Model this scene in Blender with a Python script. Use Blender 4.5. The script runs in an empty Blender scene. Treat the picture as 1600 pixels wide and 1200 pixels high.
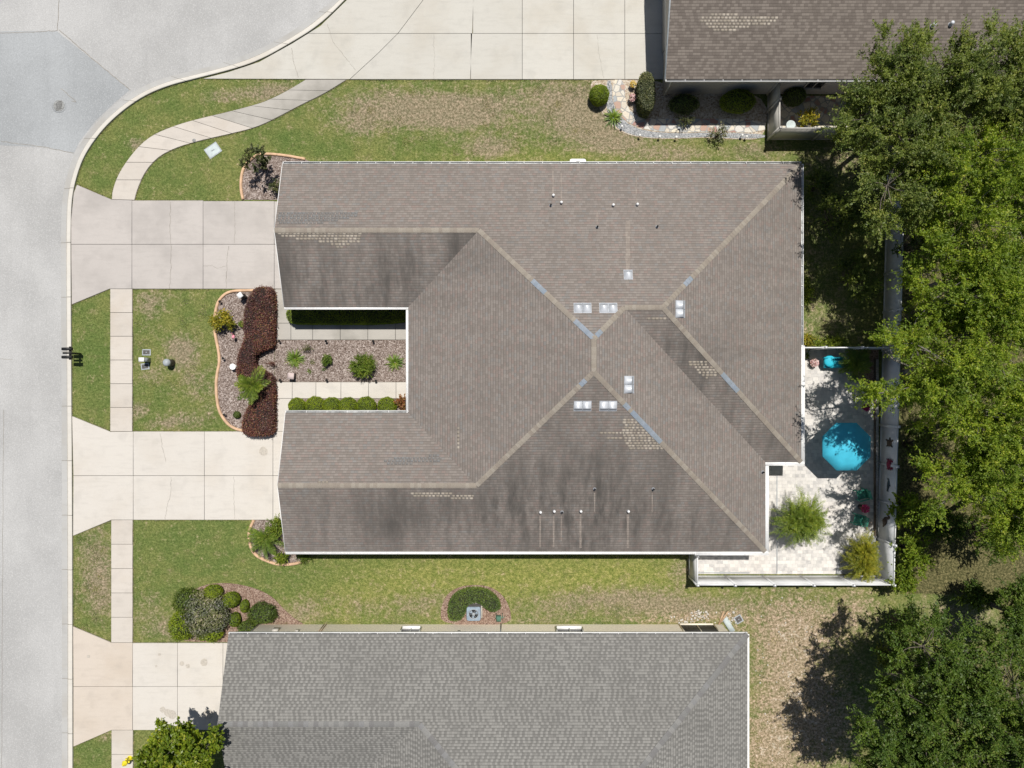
import bpy, math, random
import numpy as np
from mathutils import Vector
from math import radians, sin, cos, pi, sqrt, atan2

# ------------------------------------------------------------------ camera, sky, sun
SC = bpy.context.scene
COL = SC.collection
H = 40.0            # camera height
PXM = 27.0          # photo pixels per metre on the ground
cam_d = bpy.data.cameras.new('camera')
cam = bpy.data.objects.new('camera', cam_d)
COL.objects.link(cam)
cam.location = (0, 0, H)
cam.rotation_euler = (0, 0, 0)
cam_d.sensor_width = 36.0
cam_d.lens = 36.0 * H / (1600 / PXM)
cam_d.clip_end = 1000
SC.camera = cam

SUN_V = Vector((0.08, 0.35, 1.0)).normalized()
elev = math.asin(SUN_V.z)
az = atan2(SUN_V.x, SUN_V.y)
w = bpy.data.worlds.new('World')
SC.world = w
w.use_nodes = True
nt = w.node_tree
bg = nt.nodes['Background']
sky = nt.nodes.new('ShaderNodeTexSky')
sky.sky_type = 'NISHITA'
sky.sun_disc = False
sky.sun_elevation = elev
sky.sun_rotation = az
nt.links.new(sky.outputs[0], bg.inputs[0])
bg.inputs[1].default_value = 0.05
sd = bpy.data.lights.new('sun', 'SUN')
sd.energy = 4.9
sd.angle = radians(0.53)
sd.color = (1.0, 0.955, 0.89)
sun = bpy.data.objects.new('sun', sd)
sun.rotation_euler = SUN_V.to_track_quat('Z', 'Y').to_euler()
sun.location = SUN_V * 60
COL.objects.link(sun)
SC.view_settings.view_transform = 'Standard'
SC.view_settings.look = 'None'
SC.view_settings.exposure = 0.06
SC.view_settings.gamma = 1.0
SC.view_settings.use_curve_mapping = False

rnd = random.Random(7)
rng = np.random.default_rng(7)


def P(px, py, h=0.0):
    k = (H - h) / H / PXM
    return Vector(((px - 800) * k, (600 - py) * k, h))


def P2(px, py, h=0.0):
    v = P(px, py, h)
    return (v.x, v.y)


# ------------------------------------------------------------------ mesh builder
class MB:
    def __init__(s):
        s.V = []; s.F = []; s.n = 0

    def add(s, verts, faces, mat=0, uv=None):
        """verts (n,3); faces: (m,k) array or list of index tuples; uv: per-loop list"""
        verts = np.asarray(verts, dtype=np.float64).reshape(-1, 3)
        s.V.append(verts)
        if isinstance(faces, np.ndarray):
            s.F.append((faces.astype(np.int64) + s.n, mat, uv))
        else:
            bylen = {}
            for f in faces:
                bylen.setdefault(len(f), []).append(f)
            for k, fs in bylen.items():
                s.F.append((np.array(fs, dtype=np.int64) + s.n, mat, uv))
        s.n += len(verts)
        return s

    def box(s, c, size, rz=0.0, mat=0, taper=1.0):
        x, y, z = size[0] / 2, size[1] / 2, size[2] / 2
        t = taper
        p = np.array([(-x, -y, -z), (x, -y, -z), (x, y, -z), (-x, y, -z),
                      (-x * t, -y * t, z), (x * t, -y * t, z), (x * t, y * t, z), (-x * t, y * t, z)])
        if rz:
            R = np.array([[cos(rz), -sin(rz), 0], [sin(rz), cos(rz), 0], [0, 0, 1]])
            p = p @ R.T
        p = p + np.array(c)
        f = [(0, 3, 2, 1), (4, 5, 6, 7), (0, 1, 5, 4), (1, 2, 6, 5), (2, 3, 7, 6), (3, 0, 4, 7)]
        return s.add(p, f, mat)

    def prism(s, poly, z0, z1, mat=0, inset_top=0.0, side_mat=None):
        """vertical prism over a 2d polygon"""
        poly = ccw(poly)
        top = inset(poly, inset_top) if inset_top else poly
        n = len(poly)
        v = [(x, y, z0) for x, y in poly] + [(x, y, z1) for x, y in top]
        s.add(v, [tuple(range(n, 2 * n))], mat)
        s.add(v, [(i, (i + 1) % n, n + (i + 1) % n, n + i) for i in range(n)], mat if side_mat is None else side_mat)
        return s

    def sheet(s, poly, z, mat=0):
        poly = ccw(poly)
        return s.add([(x, y, z) for x, y in poly], [tuple(range(len(poly)))], mat)

    def tube(s, pts, rad, n=8, mat=0, caps=True):
        pts = [np.array(p, dtype=float) for p in pts]
        m = len(pts)
        if not hasattr(rad, '__len__'):
            rad = [rad] * m
        V = []
        for i in range(m):
            d = pts[min(i + 1, m - 1)] - pts[max(i - 1, 0)]
            d = d / (np.linalg.norm(d) + 1e-9)
            a = np.array((0, 0, 1.0)) if abs(d[2]) < 0.9 else np.array((1.0, 0, 0))
            u = np.cross(d, a); u /= np.linalg.norm(u)
            v = np.cross(d, u)
            for k in range(n):
                t = 2 * pi * k / n
                V.append(pts[i] + rad[i] * (cos(t) * u + sin(t) * v))
        F = []
        for i in range(m - 1):
            for k in range(n):
                k2 = (k + 1) % n
                F.append((i * n + k, i * n + k2, (i + 1) * n + k2, (i + 1) * n + k))
        if caps:
            F.append(tuple(range(n))[::-1])
            F.append(tuple(range((m - 1) * n, m * n)))
        return s.add(V, F, mat)

    def lathe(s, prof, c=(0, 0, 0), n=20, mat=0):
        V = []
        for r, z in prof:
            for k in range(n):
                t = 2 * pi * k / n
                V.append((c[0] + r * cos(t), c[1] + r * sin(t), c[2] + z))
        F = []
        for i in range(len(prof) - 1):
            for k in range(n):
                k2 = (k + 1) % n
                F.append((i * n + k, i * n + k2, (i + 1) * n + k2, (i + 1) * n + k))
        if prof[0][0] > 1e-4:
            F.append(tuple(range(n))[::-1])
        if prof[-1][0] > 1e-4:
            F.append(tuple(range((len(prof) - 1) * n, len(prof) * n)))
        return s.add(V, F, mat)

    def blob(s, c, r, nu=20, nv=12, mat=0, jit=0.0, rg=None):
        V = []; F = []
        for i in range(nv + 1):
            a = pi * i / nv
            for k in range(nu):
                t = 2 * pi * k / nu
                j = 1.0 + (jit * (rg.random() - .5) if rg is not None and 0 < i < nv else 0)
                V.append((c[0] + r[0] * j * sin(a) * cos(t), c[1] + r[1] * j * sin(a) * sin(t), c[2] + r[2] * j * cos(a)))
        for i in range(nv):
            for k in range(nu):
                k2 = (k + 1) % nu
                F.append((i * nu + k, (i + 1) * nu + k, (i + 1) * nu + k2, i * nu + k2))
        return s.add(V, F, mat)

    def build(s, name, mats, parent=None, org=None, smooth=False):
        V = np.concatenate(s.V) if s.V else np.zeros((0, 3))
        if org is None and parent is not None:
            q = parent
            org = Vector((0, 0, 0))
            while q is not None:
                org = org + q.location
                q = q.parent
        if org is not None:
            V = V - np.array(org)
        me = bpy.data.meshes.new(name)
        me.vertices.add(len(V))
        me.vertices.foreach_set('co', V.astype(np.float32).ravel())
        idx = []; starts = []; totals = []; mi = []; uvs = []; hasuv = any(f[2] is not None for f in s.F)
        pos = 0
        for f, m, uv in s.F:
            k = f.shape[1]
            idx.append(f.ravel())
            starts.append(pos + np.arange(len(f)) * k)
            totals.append(np.full(len(f), k))
            mi.append(np.full(len(f), m))
            pos += f.size
            if hasuv:
                uvs.append(np.zeros((f.size, 2)) if uv is None else np.asarray(uv, dtype=float).reshape(-1, 2))
        idx = np.concatenate(idx)
        me.loops.add(len(idx))
        me.loops.foreach_set('vertex_index', idx.astype(np.int32))
        starts = np.concatenate(starts)
        me.polygons.add(len(starts))
        me.polygons.foreach_set('loop_start', starts.astype(np.int32))
        me.polygons.foreach_set('loop_total', np.concatenate(totals).astype(np.int32))
        me.polygons.foreach_set('material_index', np.concatenate(mi).astype(np.int32))
        if smooth:
            me.polygons.foreach_set('use_smooth', np.ones(len(starts), dtype=bool))
        if hasuv:
            ul = me.uv_layers.new(name='UVMap')
            ul.data.foreach_set('uv', np.concatenate(uvs).astype(np.float32).ravel())
        me.update(calc_edges=True)
        me.validate()
        if not isinstance(mats, (list, tuple)):
            mats = [mats]
        for m in mats:
            me.materials.append(m)
        o = bpy.data.objects.new(name, me)
        COL.objects.link(o)
        if parent is not None:
            o.parent = parent
        return o


def area2(p):
    return sum(p[i][0] * p[(i + 1) % len(p)][1] - p[(i + 1) % len(p)][0] * p[i][1] for i in range(len(p)))


def ccw(p):
    p = [(q[0], q[1]) for q in p]
    return p if area2(p) > 0 else p[::-1]


def inset(p, d):
    p = ccw(p); n = len(p); out = []
    for i in range(n):
        a = np.array(p[i - 1]); b = np.array(p[i]); c = np.array(p[(i + 1) % n])
        e1 = (b - a) / (np.linalg.norm(b - a) + 1e-9); e2 = (c - b) / (np.linalg.norm(c - b) + 1e-9)
        n1 = np.array((-e1[1], e1[0])); n2 = np.array((-e2[1], e2[0]))
        m = n1 + n2
        q = max(0.25, 1 + float(n1 @ n2))
        out.append(tuple(b + m / q * d))
    return out


def inpoly(x, y, poly):
    """vectorised point in polygon"""
    x = np.asarray(x); y = np.asarray(y)
    r = np.zeros(x.shape, dtype=bool)
    n = len(poly)
    for i in range(n):
        x0, y0 = poly[i]; x1, y1 = poly[(i + 1) % n]
        c = (y0 > y) != (y1 > y)
        with np.errstate(divide='ignore', invalid='ignore'):
            r ^= c & (x < (x1 - x0) * (y - y0) / (y1 - y0 + 1e-12) + x0)
    return r


def smooth_path(pts, it=2, closed=False):
    pts = [np.array(p, dtype=float) for p in pts]
    for _ in range(it):
        q = []
        n = len(pts)
        if not closed:
            q.append(pts[0])
        for i in range(n if closed else n - 1):
            a = pts[i]; b = pts[(i + 1) % n]
            q.append(a * .75 + b * .25); q.append(a * .25 + b * .75)
        if not closed:
            q.append(pts[-1])
        pts = q
    return pts


def resample(pts, n):
    pts = np.array(pts, dtype=float)
    d = np.r_[0, np.cumsum(np.linalg.norm(np.diff(pts, axis=0), axis=1))]
    t = np.linspace(0, d[-1], n)
    return np.stack([np.interp(t, d, pts[:, k]) for k in range(pts.shape[1])], 1)


# ------------------------------------------------------------------ tagging
def tag(o, label=None, cat=None, group=None, kind=None):
    if label: o['label'] = label
    if cat: o['category'] = cat
    if group: o['group'] = group
    if kind: o['kind'] = kind
    return o


def thing(name, label, cat, loc, group=None):
    o = bpy.data.objects.new(name, None)
    o.empty_display_size = 0.3
    COL.objects.link(o)
    o.location = loc
    return tag(o, label, cat, group)


def dup(root, loc, label, rz=0.0, sc=None):
    """copy a thing with its parts and their sub-parts"""
    r = root.copy(); COL.objects.link(r)
    r.location = loc; r.rotation_euler.z = rz
    if sc: r.scale = (sc, sc, sc)
    if label: r['label'] = label
    for ch in list(root.children):
        c = ch.copy(); COL.objects.link(c); c.parent = r
        for g in list(ch.children):
            d = g.copy(); COL.objects.link(d); d.parent = c
    return r


# ------------------------------------------------------------------ materials
class NT:
    def __init__(s, name):
        s.m = bpy.data.materials.new(name); s.m.use_nodes = True
        s.t = s.m.node_tree; s.b = s.t.nodes['Principled BSDF']; s.out = s.t.nodes['Material Output']

    def n(s, typ, **kw):
        nd = s.t.nodes.new('ShaderNode' + typ)
        for k, v in kw.items():
            setattr(nd, k, v)
        return nd

    def l(s, a, b):
        s.t.links.new(a, b)

    def val(s, sock, v):
        if hasattr(v, 'is_output') or isinstance(v, bpy.types.NodeSocket):
            s.l(v, sock)
        else:
            sock.default_value = v

    def math(s, op, a, b=0.0, c=None, clamp=False):
        nd = s.n('Math', operation=op); nd.use_clamp = clamp
        s.val(nd.inputs[0], a); s.val(nd.inputs[1], b)
        if c is not None: s.val(nd.inputs[2], c)
        return nd.outputs[0]

    def mix(s, f, a, b, blend='MIX'):
        nd = s.n('Mix', data_type='RGBA', blend_type=blend)
        s.val(nd.inputs[0], f)
        for sock, v in ((nd.inputs[6], a), (nd.inputs[7], b)):
            s.val(sock, (*v, 1) if isinstance(v, tuple) and len(v) == 3 else v)
        return nd.outputs[2]

    def noise(s, vec, scale, detail=3, rough=.55, dims='3D'):
        nd = s.n('TexNoise', noise_dimensions=dims)
        if vec is not None: s.l(vec, nd.inputs['Vector'])
        nd.inputs['Scale'].default_value = scale; nd.inputs['Detail'].default_value = detail
        nd.inputs['Roughness'].default_value = rough
        return nd.outputs['Fac']

    def ramp(s, f, lo, hi):
        nd = s.n('MapRange'); nd.interpolation_type = 'SMOOTHSTEP'
        s.val(nd.inputs[0], f); nd.inputs[1].default_value = lo; nd.inputs[2].default_value = hi
        return nd.outputs[0]

    def pos(s):
        return s.n('NewGeometry').outputs['Position']

    def scaled(s, vec, sc):
        nd = s.n('VectorMath', operation='MULTIPLY'); s.l(vec, nd.inputs[0]); nd.inputs[1].default_value = sc
        return nd.outputs[0]

    def bump(s, h, strength, dist=0.02):
        nd = s.n('Bump'); nd.inputs['Strength'].default_value = strength; nd.inputs['Distance'].default_value = dist
        s.l(h, nd.inputs['Height']); s.l(nd.outputs[0], s.b.inputs['Normal'])

    def base(s, c):
        s.val(s.b.inputs['Base Color'], (*c, 1) if isinstance(c, tuple) and len(c) == 3 else c)


def shade(c, f):
    return tuple(min(1, x * f) for x in c)


def plain(name, col, rough=.6, amt=.12, scale=6.0, metal=0.0, fine=0.0, spec=.4):
    t = NT(name)
    tc = t.n('TexCoord').outputs['Object']
    f = t.noise(tc, scale, 4)
    c = t.mix(t.ramp(f, .3, .7), shade(col, 1 - amt), shade(col, 1 + amt))
    if fine:
        g = t.noise(tc, 60, 2)
        c = t.mix(t.ramp(g, .35, .65), c, t.mix(1.0, c, (fine, fine, fine), 'MULTIPLY'))
    t.base(c)
    t.b.inputs['Roughness'].default_value = rough
    t.b.inputs['Metallic'].default_value = metal
    t.b.inputs['Specular IOR Level'].default_value = spec
    return t.m


def concrete(name, col, stain=(.8, .74, .66), amt=.5, seed=0.0, streak=True):
    t = NT(name)
    p = t.pos()
    o = t.n('VectorMath', operation='ADD'); t.l(p, o.inputs[0]); o.inputs[1].default_value = (seed, seed * 1.7, 0); p = o.outputs[0]
    big = t.noise(p, .35, 4, .6)
    c = t.mix(t.math('MULTIPLY', t.ramp(big, .42, .72), amt), col, tuple(a * b for a, b in zip(col, stain)))
    if streak:
        st = t.noise(t.scaled(p, (.6, 3.2, 1)), 1.6, 5, .65)
        c = t.mix(t.math('MULTIPLY', t.ramp(st, .46, .76), .34), c, shade(col, .72))
    blot = t.noise(p, 1.1, 3, .5)
    c = t.mix(t.math('MULTIPLY', t.ramp(blot, .52, .76), .34), c, shade(col, .7))
    # each slab cured to its own tone
    isl = t.n('NewGeometry').outputs['Random Per Island']
    c = t.mix(t.math('MULTIPLY', isl, .22), c, shade(col, .72))
    fine = t.noise(p, 22, 3, .7)
    c = t.mix(t.math('MULTIPLY', t.ramp(fine, .35, .75), .16), c, shade(col, .6))
    t.base(c); t.b.inputs['Roughness'].default_value = .9
    t.b.inputs['Specular IOR Level'].default_value = .2
    t.bump(fine, .25, .01)
    return t.m


def asphalt(name, col):
    t = NT(name); p = t.pos()
    big = t.noise(p, .16, 4, .6)
    c = t.mix(t.ramp(big, .35, .68), shade(col, .84), shade(col, 1.06))
    st = t.noise(t.scaled(p, (1.2, .12, 1)), 1.0, 4, .6)
    c = t.mix(t.math('MULTIPLY', t.ramp(st, .45, .72), .32), c, shade(col, .78))
    f1 = t.noise(p, 14, 3, .8)
    c = t.mix(t.math('MULTIPLY', t.ramp(f1, .42, .72), .42), c, shade(col, .55))
    v = t.n('TexVoronoi'); t.l(p, v.inputs['Vector']); v.inputs['Scale'].default_value = 26
    sep = t.n('SeparateColor'); t.l(v.outputs['Color'], sep.inputs[0])
    c = t.mix(t.math('MULTIPLY', t.ramp(sep.outputs[0], .7, .95), .4), c, shade(col, 1.3))
    t.base(c); t.b.inputs['Roughness'].default_value = .92
    t.b.inputs['Specular IOR Level'].default_value = .25
    t.bump(f1, .3, .01)
    return t.m


def shingles(name, cd, cl, stainc, row=.143, tab=.27, contrast=(.2, .8), band=.35, edge=.5, warm=None, alt=False, spots=()):
    t = NT(name)
    uv = t.n('UVMap'); uv.uv_map = 'UVMap'
    sep = t.n('SeparateXYZ'); t.l(uv.outputs[0], sep.inputs[0])
    u, v = sep.outputs[0], sep.outputs[1]
    vr = t.math('DIVIDE', v, row)
    r = t.math('FLOOR', vr); fv = t.math('FRACT', vr)
    wn = t.n('TexWhiteNoise', noise_dimensions='1D'); t.l(r, wn.inputs['W'])
    uu = t.math('ADD', t.math('DIVIDE', u, tab), t.math('MULTIPLY', wn.outputs['Value'], 7.0))
    cidx = t.math('FLOOR', uu); fu = t.math('FRACT', uu)
    comb = t.n('CombineXYZ'); t.l(cidx, comb.inputs[0]); t.l(r, comb.inputs[1])
    w2 = t.n('TexWhiteNoise', noise_dimensions='2D'); t.l(comb.outputs[0], w2.inputs['Vector'])
    rn = w2.outputs['Value']
    sc = t.n('SeparateColor'); t.l(w2.outputs['Color'], sc.inputs[0])
    if alt:
        par = t.math('MODULO', t.math('ABSOLUTE', t.math('ADD', cidx, 4000.0)), 2.0)
        rn2 = t.math('ADD', t.math('MULTIPLY', par, .42), t.math('MULTIPLY', rn, .58))
    else:
        rn2 = rn
    c = t.mix(t.ramp(rn2, contrast[0], contrast[1]), cd, cl)
    if warm:
        c = t.mix(t.math('MULTIPLY', t.ramp(sc.outputs[1], .72, .95), .6), c, warm[0])
        c = t.mix(t.math('MULTIPLY', t.ramp(sc.outputs[2], .8, .97), .5), c, warm[1])
    # dark band at each course's butt edge: its shadow line painted into the colour
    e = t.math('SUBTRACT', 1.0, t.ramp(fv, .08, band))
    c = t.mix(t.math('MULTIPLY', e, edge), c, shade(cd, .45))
    gap = t.math('SUBTRACT', 1.0, t.ramp(fu, .03, .12))
    c = t.mix(t.math('MULTIPLY', gap, edge * .7), c, shade(cd, .5))
    p = t.pos()
    big = t.noise(p, .45, 4, .6)
    c = t.mix(t.math('MULTIPLY', t.ramp(big, .4, .75), .22), c, shade(cd, .8))
    gr = t.noise(p, 40, 2, .7)
    c = t.mix(t.math('MULTIPLY', t.ramp(gr, .3, .7), .22), c, shade(cl, 1.25))
    # algae streaks that run down the slope
    at = t.n('Attribute'); at.attribute_name = 'stain'
    sv = t.n('CombineXYZ'); t.l(t.math('MULTIPLY', u, 1.0), sv.inputs[0]); t.l(t.math('MULTIPLY', v, .16), sv.inputs[1])
    s1 = t.noise(sv.outputs[0], .9, 5, .62)
    s2 = t.noise(sv.outputs[0], 3.2, 4, .7)
    s3 = t.noise(p, .22, 3, .5)
    spx = t.n('SeparateXYZ'); t.l(p, spx.inputs[0])
    spot = None
    for (bx_, by_, brx, bry, am) in spots:
        dx = t.math('MULTIPLY', t.math('SUBTRACT', spx.outputs[0], (bx_ - 800) / PXM * .9), PXM / brx)
        dy = t.math('MULTIPLY', t.math('SUBTRACT', spx.outputs[1], (600 - by_) / PXM * .9), PXM / bry)
        g_ = t.math('MULTIPLY', t.math('EXPONENT', t.math('MULTIPLY', t.math('ADD', t.math('MULTIPLY', dx, dx), t.math('MULTIPLY', dy, dy)), -1.0)), am * .72)
        spot = g_ if spot is None else t.math('ADD', spot, g_)
    sm = t.math('ADD', t.math('MULTIPLY', s1, .55), t.math('ADD', t.math('MULTIPLY', s2, .3), t.math('MULTIPLY', s3, .5)))
    sm = t.math('MULTIPLY', t.ramp(sm, .48, .95), at.outputs['Fac'])
    if spot is not None:
        rip = t.n('CombineXYZ'); t.l(u, rip.inputs[0]); t.l(t.math('MULTIPLY', v, .3), rip.inputs[1])
        rp = t.noise(rip.outputs[0], 3.0, 4, .6)
        sm = t.math('ADD', sm, t.math('MULTIPLY', spot, t.math('ADD', t.math('MULTIPLY', t.ramp(rp, .38, .66), .5), t.math('MULTIPLY', t.ramp(s1, .35, .65), .5))), clamp=True)
    c = t.mix(sm, c, stainc)
    t.base(c); t.b.inputs['Roughness'].default_value = .95
    t.b.inputs['Specular IOR Level'].default_value = .15
    hgt = t.math('ADD', t.math('SUBTRACT', 1.0, fv), t.math('MULTIPLY', rn, .5))
    t.bump(hgt, .35, .012)
    return t.m


def leafmat(name, dark, light, trans=.35, yellow=None, rough=.5, ny=.12):
    t = NT(name)
    g = t.n('NewGeometry')
    oi = t.n('ObjectInfo')
    r = g.outputs['Random Per Island']
    c = t.mix(r, dark, light)
    if yellow:
        c = t.mix(t.ramp(r, 1 - ny * 1.5, 1 - ny * .5), c, yellow)
    cl = t.noise(g.outputs['Position'], .9, 4, .6)
    c = t.mix(t.ramp(cl, .36, .66), t.mix(1.0, c, (.7, .76, .85), 'MULTIPLY'), t.mix(1.0, c, (1.32, 1.24, 1.05), 'MULTIPLY'))
    c = t.mix(t.math('MULTIPLY', oi.outputs['Random'], .2), c, shade(dark, 1.1))
    t.base(c); t.b.inputs['Roughness'].default_value = rough
    t.b.inputs['Specular IOR Level'].default_value = .35
    tr = t.n('BsdfTranslucent'); t.l(t.mix(1.0, c, (1.25, 1.35, .6), 'MULTIPLY'), tr.inputs['Color'])
    mx = t.n('MixShader'); mx.inputs[0].default_value = trans
    t.l(t.b.outputs[0], mx.inputs[1]); t.l(tr.outputs[0], mx.inputs[2])
    t.l(mx.outputs[0], t.out.inputs['Surface'])
    return t.m


def islandmat(name, cols, rough=.8, amt=.15):
    """several tones chosen per separate piece"""
    t = NT(name)
    r = t.n('NewGeometry').outputs['Random Per Island']
    cr = t.n('ValToRGB'); cr.color_ramp.interpolation = 'CONSTANT'
    el = cr.color_ramp.elements
    while len(el) < len(cols): el.new(.5)
    for i, c in enumerate(cols):
        el[i].position = i / len(cols); el[i].color = (*c, 1)
    t.l(r, cr.inputs[0])
    f = t.noise(t.pos(), 20, 3)
    t.base(t.mix(t.math('MULTIPLY', t.ramp(f, .35, .7), amt * 2), cr.outputs[0], t.mix(1.0, cr.outputs[0], (.5, .5, .5), 'MULTIPLY')))
    t.b.inputs['Roughness'].default_value = rough
    t.b.inputs['Specular IOR Level'].default_value = .2
    return t.m


def mulchmat(name, cols, scale=16):
    t = NT(name); p = t.pos()
    wv = t.n('VectorMath', operation='ADD')
    nz = t.n('TexNoise'); t.l(p, nz.inputs['Vector']); nz.inputs['Scale'].default_value = 5
    sb = t.n('VectorMath', operation='SCALE'); t.l(nz.outputs['Color'], sb.inputs[0]); sb.inputs['Scale'].default_value = .18
    t.l(p, wv.inputs[0]); t.l(sb.outputs[0], wv.inputs[1])
    v = t.n('TexVoronoi'); t.l(wv.outputs[0], v.inputs['Vector']); v.inputs['Scale'].default_value = scale
    s = t.n('SeparateColor'); t.l(v.outputs['Color'], s.inputs[0])
    cr = t.n('ValToRGB'); el = cr.color_ramp.elements
    while len(el) < len(cols): el.new(.5)
    for i, c in enumerate(cols):
        el[i].position = i / (len(cols) - 1); el[i].color = (*c, 1)
    t.l(s.outputs[0], cr.inputs[0])
    b = t.noise(p, 1.2, 3)
    c = t.mix(t.math('MULTIPLY', t.ramp(b, .4, .7), .3), cr.outputs[0], cols[1])
    t.base(c); t.b.inputs['Roughness'].default_value = .95
    t.b.inputs['Specular IOR Level'].default_value = .15
    t.bump(s.outputs[1], .9, .03)
    return t.m


def flagmat(name):
    t = NT(name); p = t.pos()
    v = t.n('TexVoronoi'); t.l(p, v.inputs['Vector']); v.inputs['Scale'].default_value = 2.6
    d = t.n('TexVoronoi', feature='DISTANCE_TO_EDGE'); t.l(p, d.inputs['Vector']); d.inputs['Scale'].default_value = 2.6
    s = t.n('SeparateColor'); t.l(v.outputs['Color'], s.inputs[0])
    cr = t.n('ValToRGB'); cr.color_ramp.interpolation = 'CONSTANT'; el = cr.color_ramp.elements
    cols = [(.62, .56, .46), (.6, .58, .54), (.36, .2, .17), (.33, .36, .38), (.66, .6, .48), (.6, .57, .5), (.42, .28, .22), (.55, .5, .42)]
    while len(el) < len(cols): el.new(.5)
    for i, c in enumerate(cols):
        el[i].position = i / len(cols); el[i].color = (*c, 1)
    t.l(s.outputs[0], cr.inputs[0])
    f = t.noise(p, 18, 4)
    c = t.mix(t.math('MULTIPLY', t.ramp(f, .4, .75), .45), cr.outputs[0], (.3, .27, .23))
    c = t.mix(t.ramp(d.outputs[0], .03, .07), (.3, .3, .29), c)
    t.base(c); t.b.inputs['Roughness'].default_value = .85
    t.bump(t.ramp(d.outputs[0], .03, .08), .5, .02)
    return t.m


def pavermat(name):
    t = NT(name); p = t.pos()
    br = t.n('TexBrick'); t.l(p, br.inputs['Vector'])
    br.offset = .37; br.squash = .6; br.squash_frequency = 3; br.offset_frequency = 2
    br.inputs['Scale'].default_value = 1.0
    br.inputs['Brick Width'].default_value = .3; br.inputs['Row Height'].default_value = .2
    br.inputs['Mortar Size'].default_value = .006; br.inputs['Mortar Smooth'].default_value = .3
    br.inputs['Bias'].default_value = -.1
    br.inputs['Color1'].default_value = (.62, .595, .56, 1); br.inputs['Color2'].default_value = (.33, .325, .325, 1)
    br.inputs['Mortar'].default_value = (.36, .34, .31, 1)
    f = t.noise(p, 3.5, 5, .7)
    c = t.mix(t.math('MULTIPLY', t.ramp(f, .35, .7), .6), br.outputs[0], (.64, .615, .58))
    b = t.noise(p, .4, 3)
    c = t.mix(t.math('MULTIPLY', t.ramp(b, .5, .75), .3), c, (.5, .43, .37))
    g = t.noise(p, 25, 2, .7)
    c = t.mix(t.math('MULTIPLY', t.ramp(g, .45, .75), .2), c, (.3, .29, .28))
    t.base(c); t.b.inputs['Roughness'].default_value = .85
    t.b.inputs['Specular IOR Level'].default_value = .25
    t.bump(br.outputs['Fac'], -.3, .01)
    return t.m


def lawnmat():
    t = NT('lawn_grass'); p = t.pos()
    def at(n):
        a = t.n('Attribute'); a.attribute_name = n; return a.outputs['Fac']
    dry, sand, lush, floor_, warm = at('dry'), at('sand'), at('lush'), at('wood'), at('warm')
    n1 = t.noise(p, .7, 5, .65); n2 = t.noise(p, 3.2, 5, .75); n3 = t.noise(p, 7.5, 3, .8); n4 = t.noise(p, 17, 2, .85)
    n5 = t.noise(p, 1.5, 4, .7)
    c = t.mix(t.ramp(n1, .35, .68), (.128, .166, .052), (.2, .206, .076))
    c = t.mix(t.math('MULTIPLY', lush, .8), c, (.10, .152, .044))
    c = t.mix(t.math('MULTIPLY', warm, .8), c, t.mix(t.ramp(n2, .35, .65), (.19, .215, .055), (.30, .29, .10)))
    c = t.mix(t.math('MULTIPLY', t.ramp(n5, .5, .72), .45), c, (.22, .20, .095))
    # dry thatch
    def broken(a, w2, w3, w5):
        return t.math('ADD', a, t.math('ADD', t.math('MULTIPLY', t.math('SUBTRACT', n5, .5), w5), t.math('ADD', t.math('MULTIPLY', t.math('SUBTRACT', n2, .5), w2), t.math('MULTIPLY', t.math('SUBTRACT', n3, .5), w3))))
    thatch = t.mix(t.ramp(n3, .36, .66), (.222, .178, .13), (.315, .262, .2))
    c = t.mix(t.math('MULTIPLY', t.ramp(broken(dry, 1.8, 1.0, 1.2), .1, 1.05), .92), c, thatch)
    sandc = t.mix(t.ramp(n3, .38, .65), (.29, .212, .155), (.42, .335, .26))
    c = t.mix(t.math('MULTIPLY', t.ramp(broken(sand, 1.6, .8, .8), .1, .85), .95), c, sandc)
    # pale stones / exposed shell in the sandiest places
    c = t.mix(t.math('MULTIPLY', t.ramp(t.math('ADD', t.math('MULTIPLY', sand, .25), n2), .74, .86), sand), c, (.5, .46, .4))
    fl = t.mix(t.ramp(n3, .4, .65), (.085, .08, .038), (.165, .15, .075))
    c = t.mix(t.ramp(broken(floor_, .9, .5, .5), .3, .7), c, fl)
    # blade scale variation
    c = t.mix(t.ramp(n2, .3, .7), t.mix(1.0, c, (.82, .86, .8), 'MULTIPLY'), t.mix(1.0, c, (1.14, 1.1, 1.1), 'MULTIPLY'))
    c = t.mix(t.ramp(n3, .34, .68), t.mix(1.0, c, (.66, .70, .62), 'MULTIPLY'), t.mix(1.0, c, (1.25, 1.21, 1.21), 'MULTIPLY'))
    c = t.mix(t.ramp(n4, .32, .7), t.mix(1.0, c, (.68, .72, .64), 'MULTIPLY'), t.mix(1.0, c, (1.27, 1.24, 1.26), 'MULTIPLY'))
    t.base(c); t.b.inputs['Roughness'].default_value = .95
    t.b.inputs['Specular IOR Level'].default_value = .1
    t.bump(t.math('ADD', n3, t.math('MULTIPLY', n4, .6)), .8, .05)
    return t.m


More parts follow.
